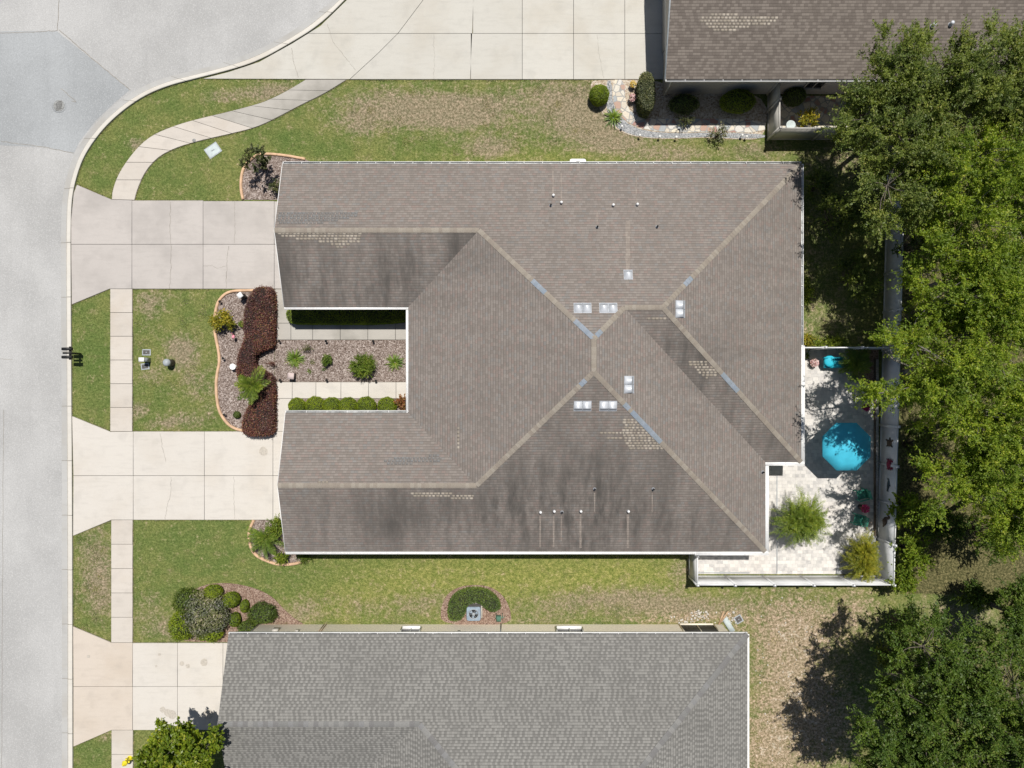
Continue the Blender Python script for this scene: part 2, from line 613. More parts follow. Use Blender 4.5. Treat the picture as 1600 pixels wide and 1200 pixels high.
M = {}
M['lawn'] = lawnmat()
M['road'] = asphalt('pale_asphalt', (.405, .405, .40))
M['road_patch'] = asphalt('bluish_asphalt', (.335, .35, .36))
M['curb'] = concrete('curb_concrete', (.60, .575, .525), amt=.4, seed=3)
M['gutter_pan'] = concrete('gutter_pan_concrete', (.42, .42, .41), amt=.6, seed=9)
M['conc_light'] = concrete('light_concrete', (.57, .54, .495), amt=.3, seed=1)
M['conc_grey'] = concrete('weathered_concrete', (.465, .435, .41), stain=(.7, .7, .7), amt=.6, seed=5)
M['conc_ne'] = concrete('pale_concrete', (.52, .505, .46), amt=.4, seed=12)
M['conc_tan'] = concrete('tan_concrete', (.545, .485, .42), amt=.35, seed=21)
M['conc_walk'] = concrete('walk_concrete', (.54, .50, .45), amt=.5, seed=33)
M['conc_stained'] = concrete('stained_walk_concrete', (.42, .40, .365), stain=(.6, .6, .58), amt=.8, seed=40)
M['joint'] = plain('joint_dirt', (.2, .18, .15), .95, .2)
M['crack'] = plain('crack_dirt', (.26, .24, .21), .95, .25)
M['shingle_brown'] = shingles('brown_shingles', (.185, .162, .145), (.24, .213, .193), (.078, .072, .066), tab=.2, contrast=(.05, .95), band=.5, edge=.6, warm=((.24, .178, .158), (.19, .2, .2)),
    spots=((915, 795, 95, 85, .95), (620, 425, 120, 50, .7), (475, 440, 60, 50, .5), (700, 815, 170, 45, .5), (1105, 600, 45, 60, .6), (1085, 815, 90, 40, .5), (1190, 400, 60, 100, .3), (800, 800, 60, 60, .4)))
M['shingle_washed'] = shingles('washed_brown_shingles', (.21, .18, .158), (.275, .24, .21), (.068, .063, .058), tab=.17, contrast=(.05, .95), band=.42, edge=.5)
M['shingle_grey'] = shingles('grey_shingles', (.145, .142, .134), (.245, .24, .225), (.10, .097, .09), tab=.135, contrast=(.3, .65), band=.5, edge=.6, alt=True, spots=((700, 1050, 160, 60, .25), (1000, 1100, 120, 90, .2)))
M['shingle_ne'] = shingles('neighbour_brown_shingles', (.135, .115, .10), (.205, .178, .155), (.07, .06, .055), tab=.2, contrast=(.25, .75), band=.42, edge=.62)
M['cap_tan'] = islandmat('tan_ridge_caps', [(.25, .221, .186), (.275, .245, .206), (.26, .228, .19), (.29, .26, .22), (.24, .208, .175)])
M['cap_blue'] = islandmat('bluegrey_ridge_caps', [(.22, .26, .31), (.25, .285, .33), (.23, .265, .30)])
M['cap_grey'] = islandmat('grey_ridge_caps', [(.18, .18, .175), (.22, .218, .21), (.165, .162, .16), (.2, .2, .2)])
M['tab_light'] = islandmat('bleached_shingle_tabs', [(.31, .275, .228), (.35, .31, .26), (.26, .23, .19), (.38, .34, .285), (.28, .245, .2)])
M['tab_blue'] = islandmat('dark_shingle_tabs', [(.19, .183, .176), (.2, .192, .184), (.178, .172, .166), (.2, .2, .198)])
M['white'] = plain('white_paint', (.78, .78, .77), .45, .05)
M['alu'] = plain('gutter_interior', (.42, .43, .43), .6, .35, 3)
M['vinyl'] = plain('white_vinyl', (.72, .73, .74), .4, .05, 2)
M['vinyl_grey'] = plain('beige_vinyl', (.52, .50, .46), .45, .07, 2)
M['stucco'] = plain('beige_stucco', (.86, .79, .65), .9, .08, 9, fine=.9)
M['stucco_ne'] = plain('taupe_stucco', (.48, .44, .39), .9, .08, 9, fine=.9)
M['glass'] = plain('dark_glass', (.03, .035, .04), .12, .2, spec=.6)
M['screen'] = plain('insect_screen', (.06, .062, .062), .7, .25, 30)
M['galv'] = plain('galvanised_vent', (.55, .575, .61), .45, .08, metal=.15)
M['galv_dark'] = plain('vent_lip', (.33, .35, .38), .55, .12, metal=.2)
M['black'] = plain('black_paint', (.015, .015, .016), .5, .2)
M['darkbox'] = plain('dark_plastic', (.085, .08, .075), .7, .2)
M['grey_metal'] = plain('grey_metal', (.32, .35, .37), .5, .12)
M['bluegrey'] = plain('bluegrey_metal', (.24, .3, .36), .5, .15)
M['terracotta'] = plain('terracotta_edging', (.6, .40, .255), .85, .14, 4, fine=.88)
M['mulch'] = mulchmat('bark_mulch', [(.08, .055, .045), (.17, .13, .11), (.24, .19, .165), (.33, .275, .245), (.48, .42, .385)], 21)
M['mulch_red'] = mulchmat('reddish_mulch', [(.10, .06, .045), (.22, .145, .11), (.30, .21, .165), (.40, .31, .25)], 21)
M['gravel'] = mulchmat('grey_gravel', [(.15, .16, .17), (.28, .29, .30), (.36, .37, .38), (.45, .45, .45)], 20)
M['gravel_tan'] = mulchmat('tan_gravel', [(.25, .19, .13), (.42, .34, .25), (.5, .44, .36), (.6, .55, .47)], 14)
M['gravel_white'] = mulchmat('white_gravel', [(.3, .29, .28), (.5, .48, .45), (.6, .58, .55), (.7, .68, .65)], 20)
M['flag'] = flagmat('flagstones')
M['paver'] = pavermat('patio_pavers')
M['timber'] = plain('weathered_timber', (.13, .10, .075), .9, .25, 5)
M['bark'] = plain('grey_bark', (.13, .11, .09), .95, .3, 8)
M['bark_pale'] = plain('pale_bark', (.2, .185, .16), .95, .3, 8)
M['leaf_bright'] = leafmat('bright_tree_leaves', (.132, .208, .017), (.28, .365, .036), .42, (.35, .37, .055))
M['leaf_mid'] = leafmat('mid_tree_leaves', (.105, .15, .028), (.215, .265, .055), .36, (.29, .3, .09))
M['leaf_dark'] = leafmat('dark_oak_leaves', (.062, .115, .016), (.14, .21, .03), .34, (.15, .17, .045))
M['leaf_magnolia'] = leafmat('glossy_light_leaves', (.11, .17, .012), (.22, .285, .025), .34, (.33, .34, .04), .4)
M['leaf_clip'] = leafmat('clipped_bush_leaves', (.15, .215, .012), (.25, .32, .02), .25)
M['leaf_hedge'] = leafmat('dark_hedge_leaves', (.07, .115, .02), (.14, .19, .035), .25)
M['leaf_olive'] = leafmat('olive_shrub_leaves', (.07, .085, .03), (.15, .165, .07), .25, (.22, .21, .11))
M['leaf_grey'] = leafmat('greyish_shrub_leaves', (.13, .15, .06), (.25, .26, .13), .25, (.36, .33, .28), ny=.3)
M['leaf_burg'] = leafmat('burgundy_leaves', (.10, .036, .033), (.195, .082, .068), .22, (.2, .14, .06), ny=.14)
M['leaf_palm'] = leafmat('palm_leaflets', (.12, .18, .02), (.23, .30, .035), .35, (.34, .36, .06))
M['leaf_palm_y'] = leafmat('yellow_palm_leaflets', (.15, .17, .015), (.27, .28, .03), .35, (.4, .33, .04))
M['leaf_sago'] = leafmat('strap_leaves', (.10, .17, .02), (.21, .29, .04), .3, (.34, .35, .09))
M['leaf_croton'] = leafmat('croton_leaves', (.16, .18, .02), (.32, .31, .04), .3, (.5, .38, .04), ny=.3)
M['leaf_red'] = leafmat('reddish_leaves', (.15, .10, .03), (.3, .18, .06), .25, (.4, .12, .06), ny=.3)
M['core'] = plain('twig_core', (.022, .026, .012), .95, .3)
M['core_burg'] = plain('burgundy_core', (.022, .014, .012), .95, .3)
M['fl_pink'] = islandmat('pink_petals', [(.75, .05, .22), (.6, .03, .15), (.85, .12, .32)], .5)
M['fl_mag'] = islandmat('magenta_petals', [(.4, .01, .12), (.55, .02, .2), (.3, .01, .08)], .5)
M['fl_pale'] = islandmat('pale_pink_petals', [(.7, .42, .4), (.78, .62, .6), (.6, .3, .3)], .5)
M['fl_yellow'] = islandmat('yellow_petals', [(.75, .5, .06), (.7, .65, .4), (.6, .35, .05)], .5)
M['turq'] = plain('turquoise_canvas', (.05, .44, .61), .75, .06, 3)
M['turq2'] = plain('turquoise_cushion', (.02, .42, .56), .7, .1, 4)
M['green_chair'] = plain('green_resin', (.05, .27, .19), .5, .1)
M['pot_yellow'] = plain('yellow_glaze', (.55, .42, .14), .4, .12)
M['pot_clay'] = plain('clay_pot', (.4, .2, .12), .8, .15)
M['pink'] = plain('pink_plastic', (.75, .28, .35), .45, .08)
M['hydrant'] = plain('yellow_enamel', (.75, .62, .03), .45, .1)
M['art_brown'] = plain('bronze_metal', (.10, .07, .045), .5, .3, 10)
M['art_red'] = plain('red_enamel', (.28, .03, .07), .45, .35, 9)
M['art_teal'] = plain('teal_metal', (.07, .10, .11), .45, .3, 9)
M['stone'] = plain('pale_stone', (.52, .49, .44), .85, .15, 5, fine=.85)
M['stone_pink'] = plain('pinkish_stone', (.58, .48, .46), .85, .12, 5, fine=.88)
M['iron'] = plain('cast_iron', (.24, .245, .24), .8, .3, 10)
M['lid'] = plain('pale_lid', (.46, .52, .52), .8, .1, 5)
M['hose'] = plain('green_enamel', (.1, .22, .16), .5, .15)
M['wood'] = plain('bare_wood', (.42, .29, .18), .85, .2, 8)
M['wicker'] = plain('weathered_wire', (.33, .27, .22), .7, .15)

# ------------------------------------------------------------------ THE GROUND
def blobs(X, Y, lst):
    a = np.zeros_like(X)
    for b in lst:
        px, py, rx, ry = b[:4]; s = b[4] if len(b) > 4 else 1.0
        a = a + s * np.exp(-(((X - px) / rx) ** 2 + ((Y - py) / ry) ** 2))
    return a


def build_ground():
    gx = np.r_[-260, -120, -60, np.arange(-36, 36.01, .25), 60, 120, 260]
    gy = np.r_[-260, -120, -50, np.arange(-27, 27.01, .25), 50, 120, 260]
    X, Y = np.meshgrid(gx, gy)
    nx, ny = len(gx), len(gy)
    hx = rng.standard_normal(X.shape)
    V = np.stack([X.ravel(), Y.ravel(), np.zeros(X.size)], 1)
    i = np.arange(nx * ny).reshape(ny, nx)
    F = np.stack([i[:-1, :-1].ravel(), i[:-1, 1:].ravel(), i[1:, 1:].ravel(), i[1:, :-1].ravel()], 1)
    o = MB().add(V, F).build('ground', M['lawn'])
    px = X * PXM + 800; py = 600 - Y * PXM
    dry = blobs(px, py, [
        (600, 165, 75, 28, .8), (690, 175, 70, 26, .9), (560, 195, 40, 20, .6), (765, 232, 40, 16, .9), (740, 170, 60, 25, .6),
        (880, 150, 80, 30, .75), (920, 190, 60, 35, .75), (960, 225, 50, 18, .6), (1050, 242, 60, 16, .7), (1180, 235, 50, 18, .6),
        (420, 145, 45, 14, .7), (350, 150, 40, 12, .6), (212, 225, 14, 10, .9), (255, 228, 25, 10, .3), (440, 140, 50, 30, .3),
        (285, 548, 24, 22, 1.0), (232, 478, 22, 30, .55), (250, 465, 40, 12, .4), (330, 620, 14, 40, .35), (217, 640, 14, 12, .9), (262, 662, 26, 12, .7),
        (300, 655, 34, 10, .5), (300, 600, 18, 30, .4), (232, 585, 16, 14, .5), (280, 575, 60, 60, .28),
        (150, 870, 30, 55, .75), (160, 930, 30, 40, .75), (135, 1005, 20, 20, .3), (165, 1155, 14, 12, .5),
        (235, 960, 30, 40, .5), (265, 985, 20, 20, .5),
        (560, 950, 120, 25, .45), (680, 940, 60, 22, .5), (600, 900, 200, 12, .18), (860, 950, 70, 24, .55), (960, 935, 80, 24, .7), (1040, 950, 70, 28, .75),
        (1065, 890, 20, 22, .8), (820, 975, 60, 8, .5), (1120, 950, 60, 20, .5), (470, 960, 25, 22, .6),
        (1230, 960, 90, 60, .55), (1300, 500, 60, 50, .45), (1270, 380, 40, 80, .4), (1320, 250, 70, 30, .6),
        (1490, 830, 60, 70, .5), (1500, 960, 90, 40, .6)])
    sand = blobs(px, py, [(1230, 1090, 75, 130, .55), (1250, 980, 90, 40, .42), (1085, 965, 40, 8, .9), (1150, 965, 22, 12, .5), (1010, 970, 60, 8, .4),
                          (1340, 950, 40, 40, .45), (1190, 1180, 50, 50, .5), (1300, 1130, 70, 100, .4), (1260, 525, 20, 60, .3), (1240, 1050, 60, 120, .25), (1330, 240, 40, 20, .3)])
    lush = blobs(px, py, [(145, 560, 40, 90, .9), (150, 250, 50, 40, .6), (260, 165, 90, 40, .4), (260, 280, 60, 40, .5), (450, 215, 45, 18, .9), (520, 232, 50, 16, .5),
                          (700, 225, 70, 14, .6), (840, 215, 50, 25, .4), (290, 850, 90, 40, .75), (450, 890, 60, 20, .6), (500, 905, 90, 18, .5), (150, 1180, 40, 30, .8),
                          (230, 520, 16, 30, .4), (300, 490, 50, 30, .4), (245, 630, 30, 40, .4)])
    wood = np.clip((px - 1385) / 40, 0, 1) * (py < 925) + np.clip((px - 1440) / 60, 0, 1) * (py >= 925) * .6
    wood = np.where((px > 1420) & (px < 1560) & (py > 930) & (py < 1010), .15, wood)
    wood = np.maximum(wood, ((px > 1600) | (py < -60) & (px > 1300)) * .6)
    dry = dry + blobs(px, py, [(800, 190, 230, 55, .3), (1000, 200, 120, 40, .25)])
    warm = blobs(px, py, [(620, 910, 130, 40, .7), (800, 905, 140, 40, .9), (980, 900, 110, 40, .9), (520, 955, 70, 25, .5), (850, 245, 160, 14, .5), (1100, 930, 60, 30, .5)])
    far = (np.abs(X) > 33) | (np.abs(Y) > 26)
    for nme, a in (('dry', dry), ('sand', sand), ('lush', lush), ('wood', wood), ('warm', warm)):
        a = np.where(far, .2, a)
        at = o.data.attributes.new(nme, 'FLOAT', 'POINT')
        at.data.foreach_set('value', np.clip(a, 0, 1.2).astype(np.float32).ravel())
    tag(o, kind='structure')


build_ground()


def pp(lst, h=0.0):
    return [P2(a, b, h) for a, b in lst]


# road, curbs
curb_road = smooth_path([(96.5, 1400), (97, 1200), (97, 800), (96.5, 600), (95.5, 420), (95.5, 350), (98, 302), (109, 260), (121, 230), (150, 192), (178, 165), (212, 141),
                         (250, 123), (297, 112), (350, 98), (400, 80), (450, 54), (487, 27), (522, 0), (560, -40), (590, -90), (600, -200)], 2)
curb_lawn = smooth_path([(115, 1400), (115, 1200), (114.5, 800), (113, 600), (112, 420), (112, 350), (114, 305), (124, 266), (136, 238), (162, 202), (192, 174), (225, 151),
                         (262, 135), (305, 124), (358, 111), (405, 96), (457, 67), (500, 40), (541, 0), (580, -44), (608, -90), (620, -200)], 2)
road_poly = [(-1200, 1400)] + [tuple(p) for p in curb_road] + [(600, -1200), (-1200, -1200)]
tag(MB().sheet(pp(road_poly), .008).build('road', M['road']), kind='structure')
mb = MB().sheet(pp([(-200, 52), (88, 48), (100, 58), (204, 140), (180, 160), (150, 188), (124, 222), (116, 239), (70, 230), (-200, 219)]), .012)
tag(mb.build('road_patch', M['road_patch']), kind='structure')
mb = MB()
for path, wd in ([[(3, 1200), (4, 900), (6, 640)], .018], [[(0, 52), (60, 50), (90, 48), (92, 0)], .03], [[(92, 46), (140, 88), (204, 141)], .035], [[(95, 138), (120, 160), (112, 158)], .03],
                 [[(2, 221), (70, 230), (116, 240)], .03], [[(-10, 560), (20, 562)], .02]):
    q = resample([P2(*p) for p in path], 30)
    q = q + rng.normal(0, .012, q.shape)
    d = np.gradient(q, axis=0); nrm = np.stack([-d[:, 1], d[:, 0]], 1); nrm /= np.linalg.norm(nrm, axis=1)[:, None]
    a = q + nrm * wd / 2; b = q - nrm * wd / 2
    V = [(x, y, .016) for x, y in a] + [(x, y, .016) for x, y in b]
    n = len(q)
    mb.add(V, [(i, n + i, n + i + 1, i + 1) for i in range(n - 1)])
tag(mb.build('road_cracks', M['crack']), kind='structure')

# curb in 3.15 m pieces
cr = resample([P2(*p) for p in curb_road], 400); cl = resample([P2(*p) for p in curb_lawn], 400)
mb = MB()
L = np.r_[0, np.cumsum(np.linalg.norm(np.diff((cr + cl) / 2, axis=0), axis=1))]
npc = int(L[-1] / 3.15)
for k in range(npc):
    t = np.linspace(k * 3.15 + .012, (k + 1) * 3.15 - .012, 10)
    A = np.stack([np.interp(t, L, cr[:, j]) for j in (0, 1)], 1); B = np.stack([np.interp(t, L, cl[:, j]) for j in (0, 1)], 1)
    prof = [(0, .0), (0, .014), (.50, .02), (.545, .022), (.60, .09), (.68, .115), (.93, .125), (1.0, .11), (1.0, 0)]
    V = []
    for f, z in prof:
        V += [(x, y, z) for x, y in A * (1 - f) + B * f]
    m = len(t)
    for j in range(len(prof) - 1):
        mb.add(np.array(V), [(j * m + i, (j + 1) * m + i, (j + 1) * m + i + 1, j * m + i + 1) for i in range(m - 1)], 0 if j < 2 else (2 if j == 2 else 1))
tag(mb.build('curb', [M['gutter_pan'], M['curb'], M['crack']]), kind='structure')
q = MB()
A = cr; B = cl
q.add([(x, y, .011) for x, y in A] + [(x, y, .011) for x, y in B], [(i, 400 + i, 401 + i, i + 1) for i in range(399)])
tag(q.build('curb_bedding', M['joint']), kind='structure')


def slabs(name, polys, mat, z=.06, gap=.009, base=None, cracks=(), spots=(), mat2=None, m2idx=()):
    mb = MB()
    for i, p in enumerate(polys):
        w_ = pp(p)
        mb.prism(inset(w_, gap), 0.0, z, 2 if i in m2idx else 0, inset_top=.003)
        mb.sheet(inset(w_, -.01), z - .035, 1)
    for c, wd in cracks:
        q = resample([P2(*p) for p in c], max(8, len(c) * 6))
        q[1:-1] += rng.normal(0, .018, q[1:-1].shape)
        d = np.gradient(q, axis=0); nrm = np.stack([-d[:, 1], d[:, 0]], 1); nrm /= np.linalg.norm(nrm, axis=1)[:, None]
        wv = wd * (.6 + .8 * rng.random((len(q), 1)))
        a = q + nrm * wv / 2; b = q - nrm * wv / 2
        n = len(q)
        mb.add([(x, y, z + .004) for x, y in a] + [(x, y, z + .004) for x, y in b], [(i, n + i, n + i + 1, i + 1) for i in range(n - 1)], 3)
    mats = [mat, M['joint'], mat2 or mat, M['crack']]
    o = mb.build(name, mats)
    tag(o, kind='structure')
    return o


def R4(x0, y0, x1, y1):
    return [(x0, y0), (x1, y0), (x1, y1), (x0, y1)]


# driveways
slabs('driveway', [
    [(121, 289), (175, 312), (207, 313), (207, 382), (112, 382), (112, 345), (116, 302)], [(112, 382), (207, 382), (207, 451.5), (172, 451.5), (113, 476)],
    R4(207, 313.5, 318, 382), R4(318, 314.5, 429, 382), R4(429, 315, 484, 382), R4(207, 382, 318, 451.5), R4(318, 382, 429, 451.5), R4(429, 382, 484, 451.5)],
    M['conc_grey'], cracks=[([(267, 316), (266, 350), (268, 382), (268, 410), (266, 451)], .022), ([(367, 316), (368, 345), (367, 380)], .018), ([(358, 385), (355, 410), (354, 450)], .025),
                            ([(318, 416), (332, 415), (340, 420), (354, 416)], .014)])
slabs('driveway', [
    [(113.5, 650), (174, 674.5), (209, 674), (209, 743), (115.5, 743)], [(115.5, 743), (209, 743), (209, 812), (175, 812), (115, 837)],
    R4(209, 674, 320, 743), R4(320, 674, 427, 743), R4(427, 674, 484, 743), R4(209, 743, 320, 812), R4(320, 743, 427, 812), R4(427, 743, 484, 812)],
    M['conc_light'], cracks=[([(251, 677), (255, 700), (260, 722)], .018), ([(268, 745), (268, 770), (262, 790), (259, 811)], .02), ([(366, 744), (366, 775), (367, 810)], .016)])
slabs('driveway', [
    [(115, 978), (175, 1003.5), (208, 1003.5), (208, 1072), (115.5, 1072)], [(115.5, 1072), (208, 1072), (208, 1140), (175, 1140), (115.5, 1166)],
    R4(208, 1004, 278, 1072), R4(278, 1004, 349, 1072), R4(349, 1004, 400, 1072), R4(208, 1072, 278, 1140), R4(278, 1072, 349, 1140), R4(349, 1072, 400, 1140)],
    M['conc_light'], mat2=M['conc_tan'], m2idx=(0, 1))
slabs('driveway', [
    [(318, 123.5), (358, 113), (405, 97.5), (457, 68.5), (482, 53), (622, 53), (590, 85), (547, 124.5)], [(547, 124.5), (590, 85), (622, 53), (738, 53), (735, 124.5)],
    R4(735.5, 53, 816, 124.5), R4(816, 53, 896, 124.5), R4(896, 53, 976, 124.5), R4(976, 53, 1050, 124.5),
    [(482, 53), (501, 41), (543, 0), (582, -44), (605, -85), (725, -85), (662, 0), (622, 53)], [(622, 53), (662, 0), (725, -85), (743, -85), (738, 53)],
    R4(739, -85, 816, 53), R4(816, -85, 896, 53), R4(896, -85, 976, 53), R4(976, -85, 1050, 53)],
    M['conc_ne'], cracks=[([(456, 76), (460, 100), (466, 122)], .022), ([(512, 38), (520, 65), (540, 90), (556, 110)], .014), ([(678, 55), (679, 90), (678, 124)], .012), ([(933, 56), (936, 90), (943, 122)], .012)])
# oil spots on the third driveway
mb = MB()
for (x, y, r) in [(285, 1036, 3.2), (294.5, 1040, 3), (319.5, 1034, 5), (250, 1022, 2), (245, 1040, 1.5), (326, 1115, 7), (255, 1108, 4), (270, 1116, 6), (263, 1113, 5), (139, 1025, 2.2), (412, 705, 6)]:
    c = P(x, y)
    pts = [(c.x + r / PXM * (1 + .25 * rnd.random()) * cos(t), c.y + r / PXM * (1 + .25 * rnd.random()) * sin(t)) for t in np.linspace(0, 2 * pi, 18)[:-1]]
    mb.sheet(pts, .064 + .0015 * x % .02)
tag(mb.build('oil_spots', plain('oil_stain', (.43, .395, .345), .8, .15, 14)), kind='structure')


# sidewalks
def walk_v(x0, x1, y0, y1, step=37.0, off=0):
    out = []; y = y0
    while y < y1 - 1:
        y2 = min(y1, y + step)
        if y1 - y2 < 8: y2 = y1
        out.append(R4(x0, y, x1, y2)); y = y2
    return out


slabs('sidewalk', walk_v(173, 207.5, 451.5, 674, 37) + walk_v(174.5, 208, 812, 1003.5, 38) + walk_v(175, 208.5, 1140, 1400, 38), M['conc_walk'])
so = smooth_path([(175.5, 312), (176, 300), (183, 278), (195, 257), (215, 231), (237, 212), (272, 197), (310, 186), (350, 177), (400, 164), (420, 157), (450, 142), (478, 125)], 2)
si = smooth_path([(211, 313), (214, 300), (225, 272), (245, 247), (275, 231), (317, 219), (350, 212), (400, 200), (430, 186), (475, 162), (507, 147), (542, 125)], 2)
so = resample(so, 37); si = resample(si, 37)
slabs('sidewalk', [[tuple(p) for p in so[k:k + 4]] + [tuple(p) for p in si[k:k + 4][::-1]] for k in range(0, 36, 3)], M['conc_walk'], mat2=M['conc_stained'], m2idx=(7, 8, 9, 10, 11))

# entry walks
slabs('path', [R4(429, 452, 484, 505)] + [R4(a, 505, b, 531) for a, b in ((429, 455), (455, 489), (489, 532), (532, 575), (575, 618), (618, 662))], M['conc_stained'], z=.055)
slabs('path', [R4(a, 597, b, 622.5) for a, b in ((430, 457), (457, 494), (494, 533), (533, 576), (576, 619), (619, 662))] + [R4(430, 622.5, 457, 674), R4(457, 640, 484, 674)], M['conc_light'], z=.055)

# planting beds
edge_main = [(412, 453.5), (389, 454), (365, 454.5), (352, 459), (342, 470), (338, 482), (335, 505), (337, 525), (342, 547), (344, 565), (340, 582), (338, 600), (339, 620), (342, 640), (350, 655), (360, 666), (374, 672), (384, 673)]
edge_main = [tuple(p) for p in smooth_path(edge_main, 2)]
edge_nw = [tuple(p) for p in smooth_path([(477, 249), (456, 245), (439, 242.5), (422, 241), (407, 241), (393, 248), (382, 261), (378, 273), (377, 285), (377, 297), (380, 312)], 2)]
edge_sw = [tuple(p) for p in smooth_path([(397, 812.5), (392, 823), (389, 833), (390, 845), (393, 857), (399, 866), (407, 871.5), (420, 877), (432, 881), (445, 882), (460, 881), (476, 876.5)], 2)]


def bed(name, poly, mat, z=.025):
    tag(MB().prism(pp(poly), 0.001, z, 0).build(name, mat), kind='structure')


bed('mulch_bed', edge_main + [(429, 673.5), (429, 452.5)], M['mulch'])
bed('mulch_bed', R4(429.5, 531.5, 664, 596.5), M['mulch'])
bed('mulch_bed', edge_nw + [(490, 313), (490, 255)], M['mulch'])
bed('mulch_bed', edge_sw + [(490, 868), (484, 812.5)], M['mulch'])
bed('mulch_bed', [(457, 623), (664, 623), (664, 645), (457, 640)], M['mulch'], .02)
bed('mulch_bed', [(484, 470), (664, 470), (664, 504.5), (484, 504.5)], M['mulch'], .02)
bed('mulch_bed', [tuple(p) for p in smooth_path([(300, 1003), (284, 1000), (281, 965), (285, 938), (300, 921), (330, 911), (365, 911), (400, 919), (426, 932), (442, 950), (458, 965), (482, 979), (410, 990), (400, 1003)], 2, True)], M['mulch_red'])
bed('mulch_bed', [tuple(p) for p in smooth_path([(690, 977), (688, 950), (700, 925), (725, 914), (762, 914), (786, 929), (798, 952), (799, 977)], 2, True)], M['mulch_red'])
bed('gravel_bed', [tuple(p) for p in smooth_path([(935, 125), (922, 128), (925, 150), (944, 182), (958, 200), (985, 212.5), (1020, 217), (1060, 217), (1100, 215), (1150, 218), (1198, 218), (1198, 140), (1050, 140), (1030, 125)], 2, True)], M['gravel_tan'])
# grey gravel margin along the lawn and flagstone path
grv = [tuple(p) for p in smooth_path([(947, 126), (956, 126), (957, 165), (975, 190), (1005, 205), (1060, 209), (1110, 207), (1150, 208), (1196, 210), (1196, 216), (1150, 217), (1110, 214), (1060, 216), (1020, 216), (985, 211), (960, 198), (948, 180)], 1, True)]
tag(MB().prism(pp(grv), .001, .03).build('gravel_margin', M['gravel']), kind='structure')
flg = [tuple(p) for p in smooth_path([(955.5, 125), (976, 125), (977, 160), (985, 175), (1003, 186), (1030, 186), (1196, 186), (1196, 208), (1110, 206), (1060, 208), (1012, 204), (980, 192), (960, 172)], 1, True)]
tag(MB().prism(pp(flg), .001, .045).build('flagstone_path', M['flag']), kind='structure')
tag(MB().prism(pp(R4(1201, 150, 1420, 216)), .001, .02).build('flagstone_yard', M['flag']), kind='structure')

# patio
patio = [(1077.5, 845), (1180, 845), (1180, 546), (1372, 546), (1372, 896.5), (1077.5, 896.5)]
tag(MB().prism(pp(patio), .001, .05).build('patio', M['paver']), kind='structure')
mb = MB()
mb.box(P(1214, 820, .055), (.05, 152 / PXM, .012))
mb.box(P(1125, 895, .055), (92 / PXM, .05, .012))
tag(mb.build('drain_channel', M['grey_metal']), kind='structure')
mb = MB().box(P(1369.6, 700, .03) + Vector((.0, 0, .03)), (.19, 278 / PXM, .06))
tag(mb.build('gravel_strip', M['gravel_white']), kind='structure')
mb = MB().box(P(1365.5, 700, 0) + Vector((0, 0, .07)), (.09, 278 / PXM, .14))
tag(mb.build('timber_edging', M['timber']), 'low weathered timber edging along the white fence beside the patio', 'edging')
arc = [tuple(p) for p in smooth_path([(1371.5, 838.5), (1358, 838.5), (1345, 841), (1330, 849), (1318, 862), (1310, 877), (1307, 896)], 2)]
tag(MB().prism(pp(arc + [(1371.5, 896)]), .001, .075).build('gravel_bed', M['gravel']), kind='structure')
arc2 = [tuple(p) for p in smooth_path([(1371.5, 612), (1355, 606), (1335, 596), (1325, 580), (1322, 547)], 2)]
tag(MB().prism(pp(arc2 + [(1371.5, 547)]), .001, .07).build('gravel_bed', M['mulch_red']), kind='structure')


def edging(path, label, mat=None, wd=.15, ht=.13, h=0.0):
    q = resample([P2(*p) for p in path], max(20, int(len(path))))
    d = np.gradient(q, axis=0); nrm = np.stack([-d[:, 1], d[:, 0]], 1); nrm /= np.linalg.norm(nrm, axis=1)[:, None]
    prof = [(-.5, 0), (-.5, .7), (-.3, 1), (.3, 1), (.5, .7), (.5, 0)]
    V = []
    for a, z in prof:
        V += [(x, y, z * ht) for x, y in q + nrm * a * wd]
    n = len(q); mb = MB()
    V = np.array(V)
    F = [(j * n + i, j * n + i + 1, (j + 1) * n + i + 1, (j + 1) * n + i) for j in range(5) for i in range(n - 1)]
    F += [tuple(j * n for j in range(6)), tuple(j * n + n - 1 for j in range(6))[::-1]]
    mb.add(V, F)
    o = mb.build('garden_edging', mat or M['terracotta'])
    return tag(o, label, 'edging')


edging(edge_main, 'long wavy terracotta edging around the mulch bed with the burgundy hedge')
edging(edge_nw, 'curved terracotta edging around the bed above the weathered grey driveway')
edging(edge_sw, 'curved terracotta edging around the bed of strap leaved palms below the pale driveway')
edging(arc, 'curved grey stone border of the round bed in the patio corner', M['gravel'], .16, .14)
edging(arc2, 'curved grey stone border around the shaded shrub bed at the turquoise lounge', M['gravel'], .16, .14)


# ------------------------------------------------------------------ ROOFS AND HOUSES
S = 1 / 3.0
EH = 2.6


